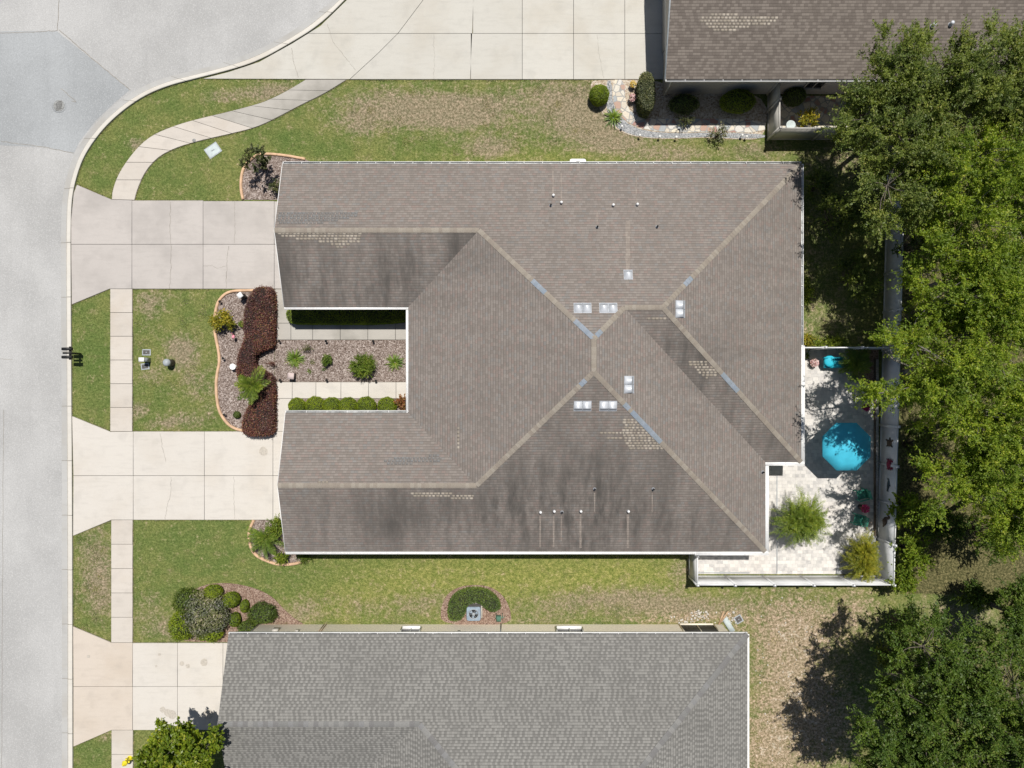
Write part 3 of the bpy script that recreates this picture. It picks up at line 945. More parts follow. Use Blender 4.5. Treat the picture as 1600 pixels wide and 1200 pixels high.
class Roof:
    """hip roof in photo pixels of the eave plane"""
    def __init__(s, eh=EH):
        s.eh = eh
        s.mpp = (H - eh) / H / PXM

    def pt(s, px, py, hp, lift=0.0):
        v = P(px, py, s.eh)
        return Vector((v.x, v.y, s.eh + hp * s.mpp * S + lift))

    def planes(s, defs):
        s.defs = defs     # name -> (poly, height fn, axis, stain)
        s.mb = MB()
        s.st = []
        for i, (nme, (poly, hf, ax, stn)) in enumerate(defs.items()):
            pts = [s.pt(x, y, hf(x, y)) for x, y in poly]
            a = area2([(p.x, p.y) for p in pts])
            if a < 0: pts = pts[::-1]; pl = poly[::-1]
            else: pl = poly
            k = s.mpp * sqrt(1 + S * S)
            uv = [((x if ax == 'x' else y) * s.mpp + i * 37.3, hf(x, y) * k) for x, y in pl]
            s.mb.add([tuple(p) for p in pts], [tuple(range(len(pts)))], 0, uv)
            s.st.append(stn)
        return s

    def project(s, px, py, hf):
        """photo pixel -> point on a slope"""
        z = s.eh
        for _ in range(8):
            ex = 800 + (px - 800) * (H - z) / (H - s.eh); ey = 600 + (py - 600) * (H - z) / (H - s.eh)
            z = s.eh + hf(ex, ey) * s.mpp * S
        return ex, ey, z

    def tabs(s, nme, region, prob, name, matr, parent, tabw=.2, row=.143, lift=.006, mat=0):
        """individual odd coloured shingle tabs laid on a slope inside a photo region"""
        poly, hf, ax, _ = s.defs[nme]
        mb = MB()
        xs = [p[0] for p in region]; ys = [p[1] for p in region]
        if ax == 'x':
            sgn = 1 if hf(0, 1) > hf(0, 0) else -1
        else:
            sgn = 1 if hf(1, 0) > hf(0, 0) else -1
        k = s.mpp * sqrt(1 + S * S)
        e = [s.project(x, y, hf) for x, y in region]
        us = [(q[0] if ax == 'x' else q[1]) for q in e]; hs = [hf(q[0], q[1]) for q in e]
        reg = [((q[0] if ax == 'x' else q[1]), hf(q[0], q[1])) for q in e]
        for r in range(int(min(hs) * k / row), int(max(hs) * k / row) + 1):
            off = rnd.random()
            for c in range(int(min(us) * s.mpp / tabw) - 1, int(max(us) * s.mpp / tabw) + 2):
                u0 = (c + off) * tabw / s.mpp; h0 = r * row / k
                u1 = u0 + tabw * (.6 + .36 * rnd.random()) / s.mpp; h1 = h0 + row * .88 / k
                if not inpoly([(u0 + u1) / 2], [(h0 + h1) / 2], reg)[0] or rnd.random() > prob: continue
                base = {True: None}
                def w3(u, h, l):
                    if ax == 'x':
                        x = u; y = (h - hf(0, 0)) * sgn
                    else:
                        y = u; x = (h - hf(0, 0)) * sgn
                    return tuple(s.pt(x, y, h, l))
                q = [w3(u0, h0, lift), w3(u1, h0, lift), w3(u1, h1, lift * .6), w3(u0, h1, lift * .6)]
                b = [w3(u0, h0, .0), w3(u1, h0, .0), w3(u1, h1, .0), w3(u0, h1, .0)]
                if area2([(p[0], p[1]) for p in q]) < 0: q = q[::-1]; b = b[::-1]
                mb.add(q + b, [(0, 1, 2, 3), (0, 4, 5, 1), (1, 5, 6, 2), (2, 6, 7, 3), (3, 7, 4, 0)], mat)
        return mb.build(name, M[matr], parent)

    def caps(s, mb, a, b, hip, blue=(), mat=0, matb=1, wd=.13, ln=.19):
        """overlapping cap shingles along a hip or ridge; a, b = (px, py, heightpx); blue = list of t ranges"""
        A = s.pt(*a); B = s.pt(*b)
        d = B - A; Ln = d.length; d.normalize()
        n = max(1, int(Ln / ln))
        per = Vector((-d.y, d.x, 0)).normalized()
        dr = S * (1 / sqrt(2) if hip else 1.0)
        for i in range(n):
            t0 = i / n; t1 = (i + 1.25) / n
            tm = (i + .5) / n
            bl = any(x <= tm <= y for x, y in blue)
            c0 = A + d * (Ln * t0); c1 = A + d * (Ln * min(t1, 1.0))
            j = 1 + .06 * (rnd.random() - .5)
            V = []
            for c, l in ((c0, .03), (c1, .016)):
                for sd_ in (-1, 0, 1):
                    q = c + per * (wd * j * sd_)
                    V.append((q.x, q.y, c.z + l - abs(sd_) * dr * wd))
            mb.add(V, [(0, 1, 4, 3), (1, 2, 5, 4)] if area2([(V[i_][0], V[i_][1]) for i_ in (0, 1, 4, 3)]) > 0 else [(3, 4, 1, 0), (4, 5, 2, 1)], matb if bl else mat)

    def eave_trim(s, mb, pts, closed_bottom=True):
        pass


def set_stain(o, st, cut):
    at = o.data.attributes.new('stain', 'FLOAT', 'FACE')
    vals = np.zeros(len(o.data.polygons), dtype=np.float32)
    vals[:len(st)] = st
    at.data.foreach_set('value', vals)


def gutter(mb, A, B, out, wd=.13, z=EH, depth=.11, strap=1.0, lid=False):
    """open gutter from A to B (2d), out = outward unit normal; mats 0 white 1 interior"""
    A = Vector((*A, 0)); B = Vector((*B, 0)); o = Vector((*out, 0))
    d = (B - A); Ln = d.length; d.normalize()
    def quad(p, mat):
        mb.add([tuple(x) for x in p], [(0, 1, 2, 3)], mat)
    def boxd(a, b, o0, o1, z0, z1, mat):
        v = []
        for zz in (z0, z1):
            v += [a + o * o0 + Vector((0, 0, zz)), b + o * o0 + Vector((0, 0, zz)), b + o * o1 + Vector((0, 0, zz)), a + o * o1 + Vector((0, 0, zz))]
        f = [(0, 3, 2, 1), (4, 5, 6, 7), (0, 1, 5, 4), (1, 2, 6, 5), (2, 3, 7, 6), (3, 0, 4, 7)]
        if (d.x * o.y - d.y * o.x) < 0: f = [t[::-1] for t in f]
        mb.add([tuple(x) for x in v], f, mat)
    zt = z - .01
    boxd(A, B, wd - .028, wd, zt - depth, zt, 0)                 # outer lip
    if lid:
        boxd(A, B, -.01, wd - .03, zt - depth, zt - .015, 0)
    else:
        boxd(A, B, .0, wd - .028, zt - depth, zt - depth + .03, 1)     # bottom
        boxd(A, B, -.012, .0, zt - depth, zt - .015, 1)
    n = int(Ln / strap)
    for i in range(n + 1):
        c = A + d * (min(Ln - .03, .02 + i * Ln / max(1, n)))
        boxd(c, c + d * .028, .0, wd - .028, zt - .012, zt + .003, 0)
    for c in (A, B - d * .02):
        boxd(c, c + d * .02, 0, wd - .028, zt - depth, zt, 0)


def wall_prism(mb, poly, z0, z1, mat=0):
    mb.prism(poly, z0, z1, mat)


def soffit(mb, outline, z, mat=0):
    """eave underside and fascia"""
    poly = ccw(outline)
    mb.add([(x, y, z - .16) for x, y in poly], [tuple(range(len(poly)))[::-1]], mat)
    n = len(poly)
    for i in range(n):
        a = poly[i]; b = poly[(i + 1) % n]
        mb.add([(a[0], a[1], z - .16), (b[0], b[1], z - .16), (b[0], b[1], z - .004), (a[0], a[1], z - .004)], [(0, 1, 2, 3)], mat)


# ---- main duplex
N_, S_, W_, E2_, E_, S2_, W1S, W2N = 256, 862, 638, 1196, 1252, 722, 480, 645
hN = lambda x, y: y - N_
hS = lambda x, y: S_ - y
hW = lambda x, y: x - W_
hE2 = lambda x, y: E2_ - x
hE = lambda x, y: E_ - x
hS2 = lambda x, y: S2_ - y
h1 = lambda x, y: W1S - y
h2 = lambda x, y: y - W2N
XL1, XL2 = 441.5, 446
yr1 = (N_ + W1S) / 2; r1 = yr1 - N_
yr2 = (S_ + W2N) / 2; r2 = S_ - yr2
xm = (W_ + E2_) / 2; hm = xm - W_
ya = N_ + hm; yb = S_ - hm
ye = (N_ + S2_) / 2; he = ye - N_
xa = E_ - he; xb = E2_ - he
R = Roof().planes({
    'N': ([(XL1, N_), (E_, N_), (xa, ye), (xb, ye), (xm, ya), (W_ + r1, yr1), (XL1, yr1)], hN, 'x', .15),
    'W1': ([(XL1, yr1), (W_ + r1, yr1), (W_, W1S), (XL1 + 2.5, W1S)], h1, 'x', .9),
    'W': ([(W_, W1S), (W_ + r1, yr1), (xm, ya), (xm, yb), (W_ + r2, yr2), (W_, W2N)], hW, 'y', .22),
    'W2': ([(XL2, W2N), (W_, W2N), (W_ + r2, yr2), (XL2, yr2)], h2, 'x', .2),
    'S': ([(XL2, yr2), (W_ + r2, yr2), (xm, yb), (E2_, S_), (XL2, S_)], hS, 'x', .72),
    'E2': ([(xm, ya), (xb, ye), (E2_, S2_), (E2_, S_), (xm, yb)], hE2, 'y', .18),
    'S2': ([(xb, ye), (xa, ye), (E_, S2_), (E2_, S2_)], hS2, 'x', .95),
    'E': ([(E_, N_), (E_, S2_), (xa, ye)], hE, 'y', .28)})
house = thing('duplex_house', 'large house with brown shingle hip roof and a recessed front courtyard, in the middle', 'house', P(900, 560))
outline = [(XL1, N_), (E_, N_), (E_, S2_), (E2_, S2_), (E2_, S_), (XL2, S_), (XL2, W2N), (W_, W2N), (W_, W1S), (XL1 + 2.5, W1S)]
ow = pp(outline, EH)
soffit(R.mb, ow, EH, 1)
# gable ends and rakes
for (x, y0, y1, yr, rr, x2) in ((XL1, N_, W1S, yr1, r1, XL1 + 2.5), (XL2, W2N, S_, yr2, r2, XL2)):
    a = R.pt(x, y0, 0, -.01); b = R.pt(x2, y1, 0, -.01); c = R.pt(x, yr, rr, -.01)
    R.mb.add([tuple(a), tuple(b), tuple(c)], [(0, 2, 1)], 2)
    for p, q in ((a, c), (b, c)):
        d = Vector((-.025, 0, 0))
        V = [p, q, q + d, p + d]
        dz = Vector((0, 0, -.16)); up = Vector((0, 0, .02))
        R.mb.add([tuple(v + up) for v in V] + [tuple(v + dz) for v in V], [(0, 1, 2, 3), (4, 7, 6, 5), (3, 2, 6, 7), (0, 3, 7, 4), (1, 5, 6, 2), (0, 4, 5, 1)], 1)
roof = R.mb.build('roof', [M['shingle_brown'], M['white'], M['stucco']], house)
set_stain(roof, R.st, 0)
mb = MB()
iw = inset(ow, .42)
wall_prism(mb, iw, 0, EH - .15)
mb.build('wall', M['stucco'], house)
cp = MB()


def onseg(a, b, pts):
    """t range of a cap line covered between two photo pixels"""
    A = R.pt(*a); B = R.pt(*b)
    out = []
    for (x0, y0), (x1, y1) in pts:
        ts = []
        for x, y in ((x0, y0), (x1, y1)):
            best = min(np.linspace(0, 1, 400), key=lambda t: (lambda v: (800 + v.x * PXM * H / (H - v.z) - x) ** 2 + (600 - v.y * PXM * H / (H - v.z) - y) ** 2)(A.lerp(B, t)))
            ts.append(best)
        out.append((min(ts), max(ts)))
    return out


caplines = [
    ((XL1, yr1, r1), (W_ + r1, yr1, r1), False, []),
    ((W_ + r1, yr1, r1), (xm, ya, hm), True, [((832, 440), (853, 458)), ((896, 500), (927, 527))]),
    ((xm, ya, hm), (xm, yb, hm), False, []),
    ((xm, ya, hm), (xb, ye, he), True, [((936, 526), (944, 518))]),
    ((xb, ye, he), (xa, ye, he), False, [((1034, 485), (1042, 485))]),
    ((xa, ye, he), (E_, N_, 0), True, [((1074, 446), (1084, 437))]),
    ((xa, ye, he), (E_, S2_, 0), True, [((1127, 583), (1153, 613))]),
    ((xm, yb, hm), (E2_, S_, 0), True, [((977, 632), (983, 638)), ((986, 642), (1032, 689))]),
    ((W_ + r2, yr2, r2), (xm, yb, hm), True, [((908, 604), (916, 597))]),
    ((XL2, yr2, r2), (W_ + r2, yr2, r2), False, [])]
for a, b, hip, bl in caplines:
    R.caps(cp, a, b, hip, onseg(a, b, bl) if bl else ())
cp.build('ridge_cap', [M['cap_tan'], M['cap_blue']], roof)
R.tabs('S', [(975, 655), (990, 652), (1008, 668), (1030, 688), (1040, 702), (986, 704), (970, 680)], 1.0, 'bleached_shingle_patch', 'tab_light', roof)
R.tabs('S', [(938, 674), (975, 674), (975, 679), (938, 679)], 1.0, 'bleached_shingle_patch', 'tab_light', roof)
R.tabs('S', [(946, 683), (975, 683), (975, 688), (946, 688)], 1.0, 'bleached_shingle_patch', 'tab_light', roof)
R.tabs('W1', [(436, 364), (565, 364), (560, 378), (530, 388), (510, 379), (440, 371)], 1.0, 'bleached_shingle_patch', 'tab_light', roof)
R.tabs('S2', [(1072, 565), (1104, 565), (1125, 589), (1100, 591)], 1.0, 'bleached_shingle_patch', 'tab_light', roof)
R.tabs('S', [(640, 768), (704, 768), (704, 778), (650, 779)], 1.0, 'bleached_shingle_patch', 'tab_light', roof)
R.tabs('S', [(704, 775), (740, 775), (740, 779.5), (704, 779.5)], 1.0, 'bleached_shingle_patch', 'tab_light', roof)
R.tabs('W', [(714, 668), (719, 668), (719, 700), (714, 700)], 1.0, 'bleached_shingle_patch', 'tab_light', roof)
R.tabs('S2', [(1009, 494), (1040, 494), (1040, 499), (1009, 499)], 1.0, 'bleached_shingle_patch', 'tab_light', roof)
R.tabs('W2', [(495, 751), (512, 751), (512, 756), (495, 756)], 1.0, 'bleached_shingle_patch', 'tab_light', roof)
R.tabs('N', [(434, 330), (560, 330), (560, 338), (500, 349), (434, 349)], 1.0, 'dark_shingle_patch', 'tab_blue', roof)
R.tabs('W2', [(600, 717), (690, 710), (690, 721), (602, 727)], 1.0, 'dark_shingle_patch', 'tab_blue', roof)


def box_vent(px, py, plane, axis):
    hf = plane[1]
    ex, ey, z = R.project(px, py, hf)
    c = R.pt(ex, ey, hf(ex, ey))
    # downslope direction in plan
    g = {hN: (0, 1), hS: (0, -1), hE: (1, 0), hE2: (1, 0)}[hf]
    dn = Vector((g[0], g[1], -S)).normalized(); sd_ = Vector((-g[1], g[0], 0)); up = Vector((g[0] * S, g[1] * S, 1)).normalized()
    mb = MB()
    def loc(a, b, h): return tuple(c + sd_ * a + dn * b + up * h)
    w2, l2 = .205, .25
    # low hood: sits high at the downslope side
    V = [loc(-w2, -l2, .0), loc(w2, -l2, .0), loc(w2, l2, .0), loc(-w2, l2, .0), loc(-w2 * .97, -l2 * .9, .06), loc(w2 * .97, -l2 * .9, .06), loc(w2 * .97, l2 * .35, .12), loc(-w2 * .97, l2 * .35, .12)]
    mb.add(V, [(0, 1, 5, 4), (4, 5, 6, 7), (1, 2, 6, 5), (3, 0, 4, 7)], 0)
    mb.add(V, [(7, 6, 2, 3)], 1)
    w3, l3 = .23, .285
    mb.add([loc(-w3, -l3, .012), loc(w3, -l3, .012), loc(w3, l3 * .95, .012), loc(-w3, l3 * .95, .012)], [(0, 1, 2, 3)], 1)
    return mb.build('roof_vent', [M['galv'], M['galv_dark']], roof)


for x, y, k in [(903.5, 481, 'N'), (917, 481, 'N'), (943.5, 481, 'N'), (957.5, 481, 'N'), (981.5, 429, 'N'), (903.5, 634.5, 'S'), (917, 634.5, 'S'), (943.5, 634.5, 'S'), (957, 634.5, 'S'),
                (1063, 476.5, 'E'), (1063, 489.5, 'E'), (983, 594.5, 'E2'), (983, 607.5, 'E2')]:
    box_vent(x, y, R.defs[k], k)


def pipe_vent(px, py, k, white):
    hf = R.defs[k][1]
    ex, ey, z = R.project(px, py, hf)
    c = R.pt(ex, ey, hf(ex, ey))
    mb = MB()
    if white:
        mb.lathe([(.085, -.04), (.085, .02), (.045, .04)], c, 10, 1)
        mb.lathe([(.045, .0), (.045, .1), (.072, .1), (.072, .17), (.045, .21), (0, .22)], c, 12, 0)
    else:
        mb.lathe([(.09, -.04), (.09, .02), (.05, .06)], c, 10, 1)
        mb.lathe([(.05, .0), (.05, .2), (.035, .2), (.035, .08), (0, .08)], c, 12, 2)
    mb.build('vent_pipe', [M['white'], M['galv_dark'], M['black']], roof)


for x, y, k, wt in [(864.5, 306, 'N', 1), (877, 317, 'N', 1), (958, 321, 'N', 1), (995.5, 320, 'N', 1), (860.5, 321, 'N', 0), (933, 355, 'N', 0), (1026.5, 354.5, 'N', 0),
                    (844.5, 800, 'S', 1), (866, 798.5, 'S', 1), (907.5, 798.5, 'S', 1), (981.5, 798.5, 'S', 1), (878, 800, 'S', 0), (929, 764, 'S', 0), (1020.5, 764, 'S', 0), (1191.5, 737.5, 'E2', 0)]:
    pipe_vent(x, y, k, wt)
# paler shingles washed by rain dripping from the vents
for x, y0, y1, k, wd in [(844, 806, 855, 'S', 3), (865, 806, 855, 'S', 3.2), (877, 806, 845, 'S', 2), (907, 804, 856, 'S', 4.2), (981, 804, 856, 'S', 4.2), (929, 770, 800, 'S', 2), (1019, 770, 800, 'S', 2), (981, 345, 424, 'N', 8),
                         (864, 262, 302, 'N', 2.5), (877, 270, 313, 'N', 2.5), (994, 275, 316, 'N', 2.5), (933, 330, 352, 'N', 2), (1025, 335, 352, 'N', 2)]:
    hf = R.defs[k][1]; kk = R.mpp * sqrt(1 + S * S)
    ys = np.linspace(y0, y1, 9); wm = MB()
    V = []; U = []
    for i, y in enumerate(ys):
        ww = wd * (.55 + .45 * rnd.random())
        for s_ in (-1, 1):
            ex, ey, z = R.project(x + s_ * ww / 2, y, hf)
            q = R.pt(ex, ey, hf(ex, ey), .004); V.append(tuple(q)); U.append((ex * R.mpp + (0 if k == 'N' else 149.2), hf(ex, ey) * kk))
    for i in range(8):
        f = (2 * i, 2 * i + 1, 2 * i + 3, 2 * i + 2)
        if area2([V[j][:2] for j in f]) < 0: f = f[::-1]
        wm.add([V[j] for j in f], [(0, 1, 2, 3)], 0, [U[j] for j in f])
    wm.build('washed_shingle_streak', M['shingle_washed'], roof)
# gutters
for a, b, out, kw in [((XL1, N_), (E_, N_), (0, 1), {}), ((E_, N_), (E_, 540), (1, 0), {}), ((E_, 540), (E_, S2_), (1, 0), dict(wd=.2, lid=True)), ((E2_, S2_), (E_ + 5.5, S2_), (0, -1), dict(wd=.19, lid=True)),
                      ((E2_, S2_ + 5), (E2_, S_), (1, 0), dict(wd=.19, lid=True)), ((XL2, S_), (1086, S_), (0, -1), dict(wd=.14, lid=True)), ((1086, S_), (E2_ + 5, S_), (0, -1), dict(wd=.2, lid=True)),
                      ((XL2, W2N), (W_, W2N), (0, 1), {}), ((W_, W1S + 3), (W_, W2N), (-1, 0), dict(wd=.13, lid=True)), ((XL1 + 2.5, W1S), (W_, W1S), (0, -1), dict(wd=.12, lid=True))]:
    mb = MB()
    gutter(mb, P2(*a, EH), P2(*b, EH), out, **kw)
    mb.build('gutter', [M['white'], M['alu']], house)
# doors and windows under the eaves (seen from the side only)
for (gx, gy) in ((XL1, yr1), (XL2, yr2)):
    c = P(gx, gy, EH); mb = MB()
    mb.box((c.x + .40, c.y, 1.08), (.05, 4.6, 2.1), 0, 0)
    for k in range(4): mb.box((c.x + .365, c.y, .32 + k * .52), (.03, 4.4, .44), 0, 0)
    mb.build('garage_door', M['white'], house)


def window(parent, c, wdt, hgt, normal, mat_f=None, screen=False, split=True, thick=.08):
    n = Vector((*normal, 0)); t = Vector((-n.y, n.x, 0))
    def bx(mb, a, b, z0, z1, o0, o1, mat=0):
        p = c + t * ((a + b) / 2) + n * ((o0 + o1) / 2)
        sx = abs(b - a); so_ = abs(o1 - o0)
        mb.box((p.x, p.y, (z0 + z1) / 2), (sx if abs(t.x) > .5 else so_, sx if abs(t.y) > .5 else so_, z1 - z0), 0, mat)
    z0 = c.z - hgt / 2; z1 = c.z + hgt / 2
    f = MB()
    bx(f, -wdt / 2 - .07, -wdt / 2, z0 - .07, z1 + .07, 0, thick); bx(f, wdt / 2, wdt / 2 + .07, z0 - .07, z1 + .07, 0, thick)
    bx(f, -wdt / 2, wdt / 2, z1, z1 + .07, 0, thick); bx(f, -wdt / 2, wdt / 2, z0 - .07, z0, 0, thick + .05)
    if split: bx(f, -.025, .025, z0, z1, 0, thick * .8)
    w_ = f.build('window', mat_f or M['white'], parent)
    g = MB(); bx(g, -wdt / 2, wdt / 2, z0, z1, .0, .03)
    g.build('pane', M['screen'] if screen else M['glass'], w_)
    return w_


wn = P(600, 289); window(house, Vector((wn.x, P(0, N_, EH).y - .42, 1.4)), 1.2, 1.3, (0, 1))
wn = P(760, 289); window(house, Vector((wn.x, P(0, N_, EH).y - .42, 1.4)), 1.2, 1.3, (0, 1))
wn = P(640, 840); window(house, Vector((wn.x, P(0, S_, EH).y + .42, 1.4)), 1.2, 1.3, (0, -1))
wn = P(900, 840); window(house, Vector((wn.x, P(0, S_, EH).y + .42, 1.4)), 1.2, 1.3, (0, -1))
d_ = P(W_, 562, EH)
MB().box((d_.x + .40, d_.y, 1.08), (.06, 1.0, 2.05)).build('front_door', M['timber'], house)

# ---- grey neighbour below
N3, XL3, E3, W3 = 991, 357, 1168, 540
r3 = 121; yr3 = N3 + r3; S3 = yr3 + 121
xm3 = (W3 + E3) / 2; hm3 = xm3 - W3; SB = N3 + 2 * hm3 + 60
g1 = lambda x, y: y - N3
g2 = lambda x, y: S3 - y
g3 = lambda x, y: x - W3
g4 = lambda x, y: E3 - x
g5 = lambda x, y: SB - y
RG = Roof().planes({
    'N': ([(XL3, N3), (E3, N3), (xm3, N3 + hm3), (W3 + r3, yr3), (XL3, yr3)], g1, 'x', .12),
    'W1': ([(XL3, yr3), (W3 + r3, yr3), (W3, S3), (XL3, S3)], g2, 'x', .15),
    'W': ([(W3, S3), (W3 + r3, yr3), (xm3, N3 + hm3), (xm3, SB - hm3), (W3, SB)], g3, 'y', .15),
    'E': ([(E3, N3), (E3, SB), (xm3, SB - hm3), (xm3, N3 + hm3)], g4, 'y', .15),
    'S': ([(E3, SB), (W3, SB), (xm3, SB - hm3)], g5, 'x', .15)})
hg = thing('grey_roof_house', 'beige house with a pale grey mottled shingle roof at the bottom edge', 'house', P(760, 1120))
og = pp([(XL3, N3), (E3, N3), (E3, SB), (W3, SB), (W3, S3), (XL3, S3)], EH)
soffit(RG.mb, og, EH, 1)
a = RG.pt(XL3, N3, 0, -.01); b = RG.pt(XL3, S3, 0, -.01); c = RG.pt(XL3, yr3, r3, -.01)
RG.mb.add([tuple(a), tuple(b), tuple(c)], [(0, 2, 1)], 2)
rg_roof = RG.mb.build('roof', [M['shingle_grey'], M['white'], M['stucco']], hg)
set_stain(rg_roof, RG.st, 0)
cp = MB()
for a_, b_, hip in (((XL3, yr3, r3), (W3 + r3, yr3, r3), False), ((W3 + r3, yr3, r3), (xm3, N3 + hm3, hm3), True), ((E3, N3, 0), (xm3, N3 + hm3, hm3), True)):
    RG.caps(cp, a_, b_, hip, (), 0, 0, .15, .26)
cp.build('ridge_cap', M['cap_grey'], rg_roof)
mb = MB()
yw = P(0, 975.5, 0).y
wall_prism(mb, [(P(403, 0).x, yw), (P(1128, 0).x, yw), (P(1128, 0).x, og[2][1] + .5), (P(578, 0).x, og[2][1] + .5), (P(578, 0).x, P(0, S3, EH).y + .4), (P(403, 0).x, P(0, S3, EH).y + .4)], 0, EH - .15)
mb.build('wall', M['stucco'], hg)
for a_, b_, out, kw in (((XL3, N3), (E3, N3), (0, 1), dict(wd=.10)), ((E3, N3), (E3, SB), (1, 0), dict(wd=.1, lid=True))):
    mb = MB(); gutter(mb, P2(*a_, EH), P2(*b_, EH), out, **kw); mb.build('gutter', [M['white'], M['alu']], hg)
for px, wdt in ((640, 1.0), (891, 1.4)):
    window(hg, Vector((P(px * 1.0, 0, 1.6).x, yw, 1.5)), wdt, 1.2, (0, 1), thick=.16)
window(hg, Vector((P(1098, 0, .9).x - .15, yw, 1.2)), 1.9, 2.0, (0, 1), M['stucco'], screen=True, thick=.06)
mb = MB()
dpx = P(404, 976)
mb.tube([(dpx.x + .05, yw + .05, .05), (dpx.x + .05, yw + .05, 2.1), (dpx.x - .1, yw + .28, 2.42)], .04, 8)
mb.build('downspout', M['white'], hg)
dpx = P(783, 0)
MB().tube([(dpx.x, yw + .05, .05), (dpx.x, yw + .05, 2.3)], .035, 8).build('downspout', M['grey_metal'], hg)
for px, z, sx, sz in ((431, 1.1, .3, .4), (489, 1.9, .35, .45), (503, 1.9, .12, .6), (464, 1.3, .16, .2), (717, 1.5, .16, .25)):
    c = P(px, 0, z)
    MB().box((c.x, yw + .07, z), (sx, .14, sz)).build('meter_box', M['stone'], hg)
c = P(500, 0, 1.0)
MB().tube([(c.x, yw + .05, .1), (c.x, yw + .06, 1.7)], .02, 6).tube([(c.x + .12, yw + .05, .1), (c.x + .12, yw + .06, 1.9)], .02, 6).build('conduit', M['wood'], hg)

# ---- brown neighbour at top right
E4 = 3.3
RN = Roof(E4)
Sy, Xw, Xe, Ny = 124, 1040, 1900, -330
n1 = lambda x, y: Sy - y
yrn = (Sy + Ny) / 2; rn_ = Sy - yrn
n2 = lambda x, y: y - Ny
RN.planes({'S': ([(Xw, Sy), (Xe, Sy), (Xe, yrn), (Xw, yrn)], n1, 'x', .25), 'N': ([(Xw, Ny), (Xe, Ny), (Xe, yrn), (Xw, yrn)], n2, 'x', .2)})
hn = thing('brown_roof_house', 'taupe house with brown shingle gable roof at the top right corner behind trees', 'house', P(1300, 60))
on = pp([(Xw, Sy), (Xe, Sy), (Xe, Ny), (Xw, Ny)], E4)
soffit(RN.mb, on, E4, 1)
a = RN.pt(Xw, Sy, 0, -.01); b = RN.pt(Xw, Ny, 0, -.01); c = RN.pt(Xw, yrn, rn_, -.01)
RN.mb.add([tuple(a), tuple(b), tuple(c)], [(0, 2, 1)], 2)
for p, q in ((a, c), (b, c)):
    d = Vector((-.06, 0, 0)); V = [p, q, q + d, p + d]; dz = Vector((0, 0, -.2)); up = Vector((0, 0, .015))
    RN.mb.add([tuple(v + up) for v in V] + [tuple(v + dz) for v in V], [(0, 1, 2, 3), (4, 7, 6, 5), (3, 2, 6, 7), (0, 3, 7, 4), (1, 5, 6, 2), (0, 4, 5, 1)], 1)
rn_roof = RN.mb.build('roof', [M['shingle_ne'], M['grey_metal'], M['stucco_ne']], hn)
set_stain(rn_roof, RN.st, 0)
RN.tabs('S', [(1092, 27), (1120, 21), (1215, 27), (1216, 33), (1195, 40), (1160, 44), (1135, 51), (1105, 45)], 1.0, 'bleached_shingle_patch', 'tab_light', rn_roof)
for x, y in ((1457, 40), (1485, 38), (1517, 86)):
    ex, ey, z = RN.project(x, y, n1); c = RN.pt(ex, ey, n1(ex, ey))
    MB().lathe([(.12, -.06), (.12, .02), (.06, .04), (.06, .15), (.1, .15), (.1, .22), (.04, .26), (0, .26)], c, 12).build('vent_pipe', M['galv'], rn_roof)
mb = MB()
yw2 = P(0, 147, 0).y
wall_prism(mb, [P2(1035.5, 147), P2(1800, 147), P2(1800, -200), P2(1035.5, -200)], 0, E4 - .18)
mb.build('wall', M['stucco_ne'], hn)
mb = MB(); gutter(mb, P2(Xw, Sy, E4), P2(Xe, Sy, E4), (0, -1), wd=.1, z=E4); mb.build('gutter', [M['white'], M['alu']], hn)
window(hn, Vector((P(1277, 0, 1.6).x, yw2, 1.6)), .95, 1.3, (0, -1), M['stucco_ne'])
MB().tube([(P(1038, 0).x, yw2 - .06, .05), (P(1038, 0).x, yw2 - .06, 2.6), (P(1036, 0).x - .1, yw2 - .4, 3.1)], .045, 8).build('downspout', M['white'], hn)
MB().box((P(1035.5, 60).x - .03, P(0, 20).y, 1.15), (.06, 4.7, 2.2)).build('garage_door', M['vinyl_grey'], hn)


# ------------------------------------------------------------------ FENCES
def fence_run(root, A, B, posts, mat, h=1.83, first=True, last=True):
    """A,B ground points; posts = list of t along; panel parts between posts"""
    A = Vector(A); B = Vector(B); d = B - A; Ln = d.length; dn = d.normalized(); ang = atan2(dn.y, dn.x)
    ts = sorted(posts)
    for i in range(len(ts) - 1):
        a = A + dn * (ts[i] * Ln + .065); b = A + dn * (ts[i + 1] * Ln - .065)
        c = (a + b) / 2; l = (b - a).length
        mb = MB()
        mb.box((c.x, c.y, h / 2), (l, .035, h - .1), ang)
        mb.box((c.x, c.y, h - .05), (l, .06, .10), ang)
        mb.box((c.x, c.y, .1), (l, .055, .14), ang)
        n = max(2, int(l / .28))
        for k in range(1, n):
            q = a + dn * (l * k / n)
            mb.box((q.x, q.y, h / 2), (.012, .043, h - .24), ang)
        mb.build('panel', mat, root)
    for i, t in enumerate(ts):
        if (i == 0 and not first) or (i == len(ts) - 1 and not last): continue
        q = A + dn * (t * Ln)
        mb = MB()
        mb.box((q.x, q.y, (h + .06) / 2), (.127, .127, h + .06), ang)
        mb.box((q.x, q.y, h + .075), (.16, .16, .03), ang)
        mb.box((q.x, q.y, h + .12), (.15, .15, .06), ang, 0, .25)
        mb.build('post', mat, root)


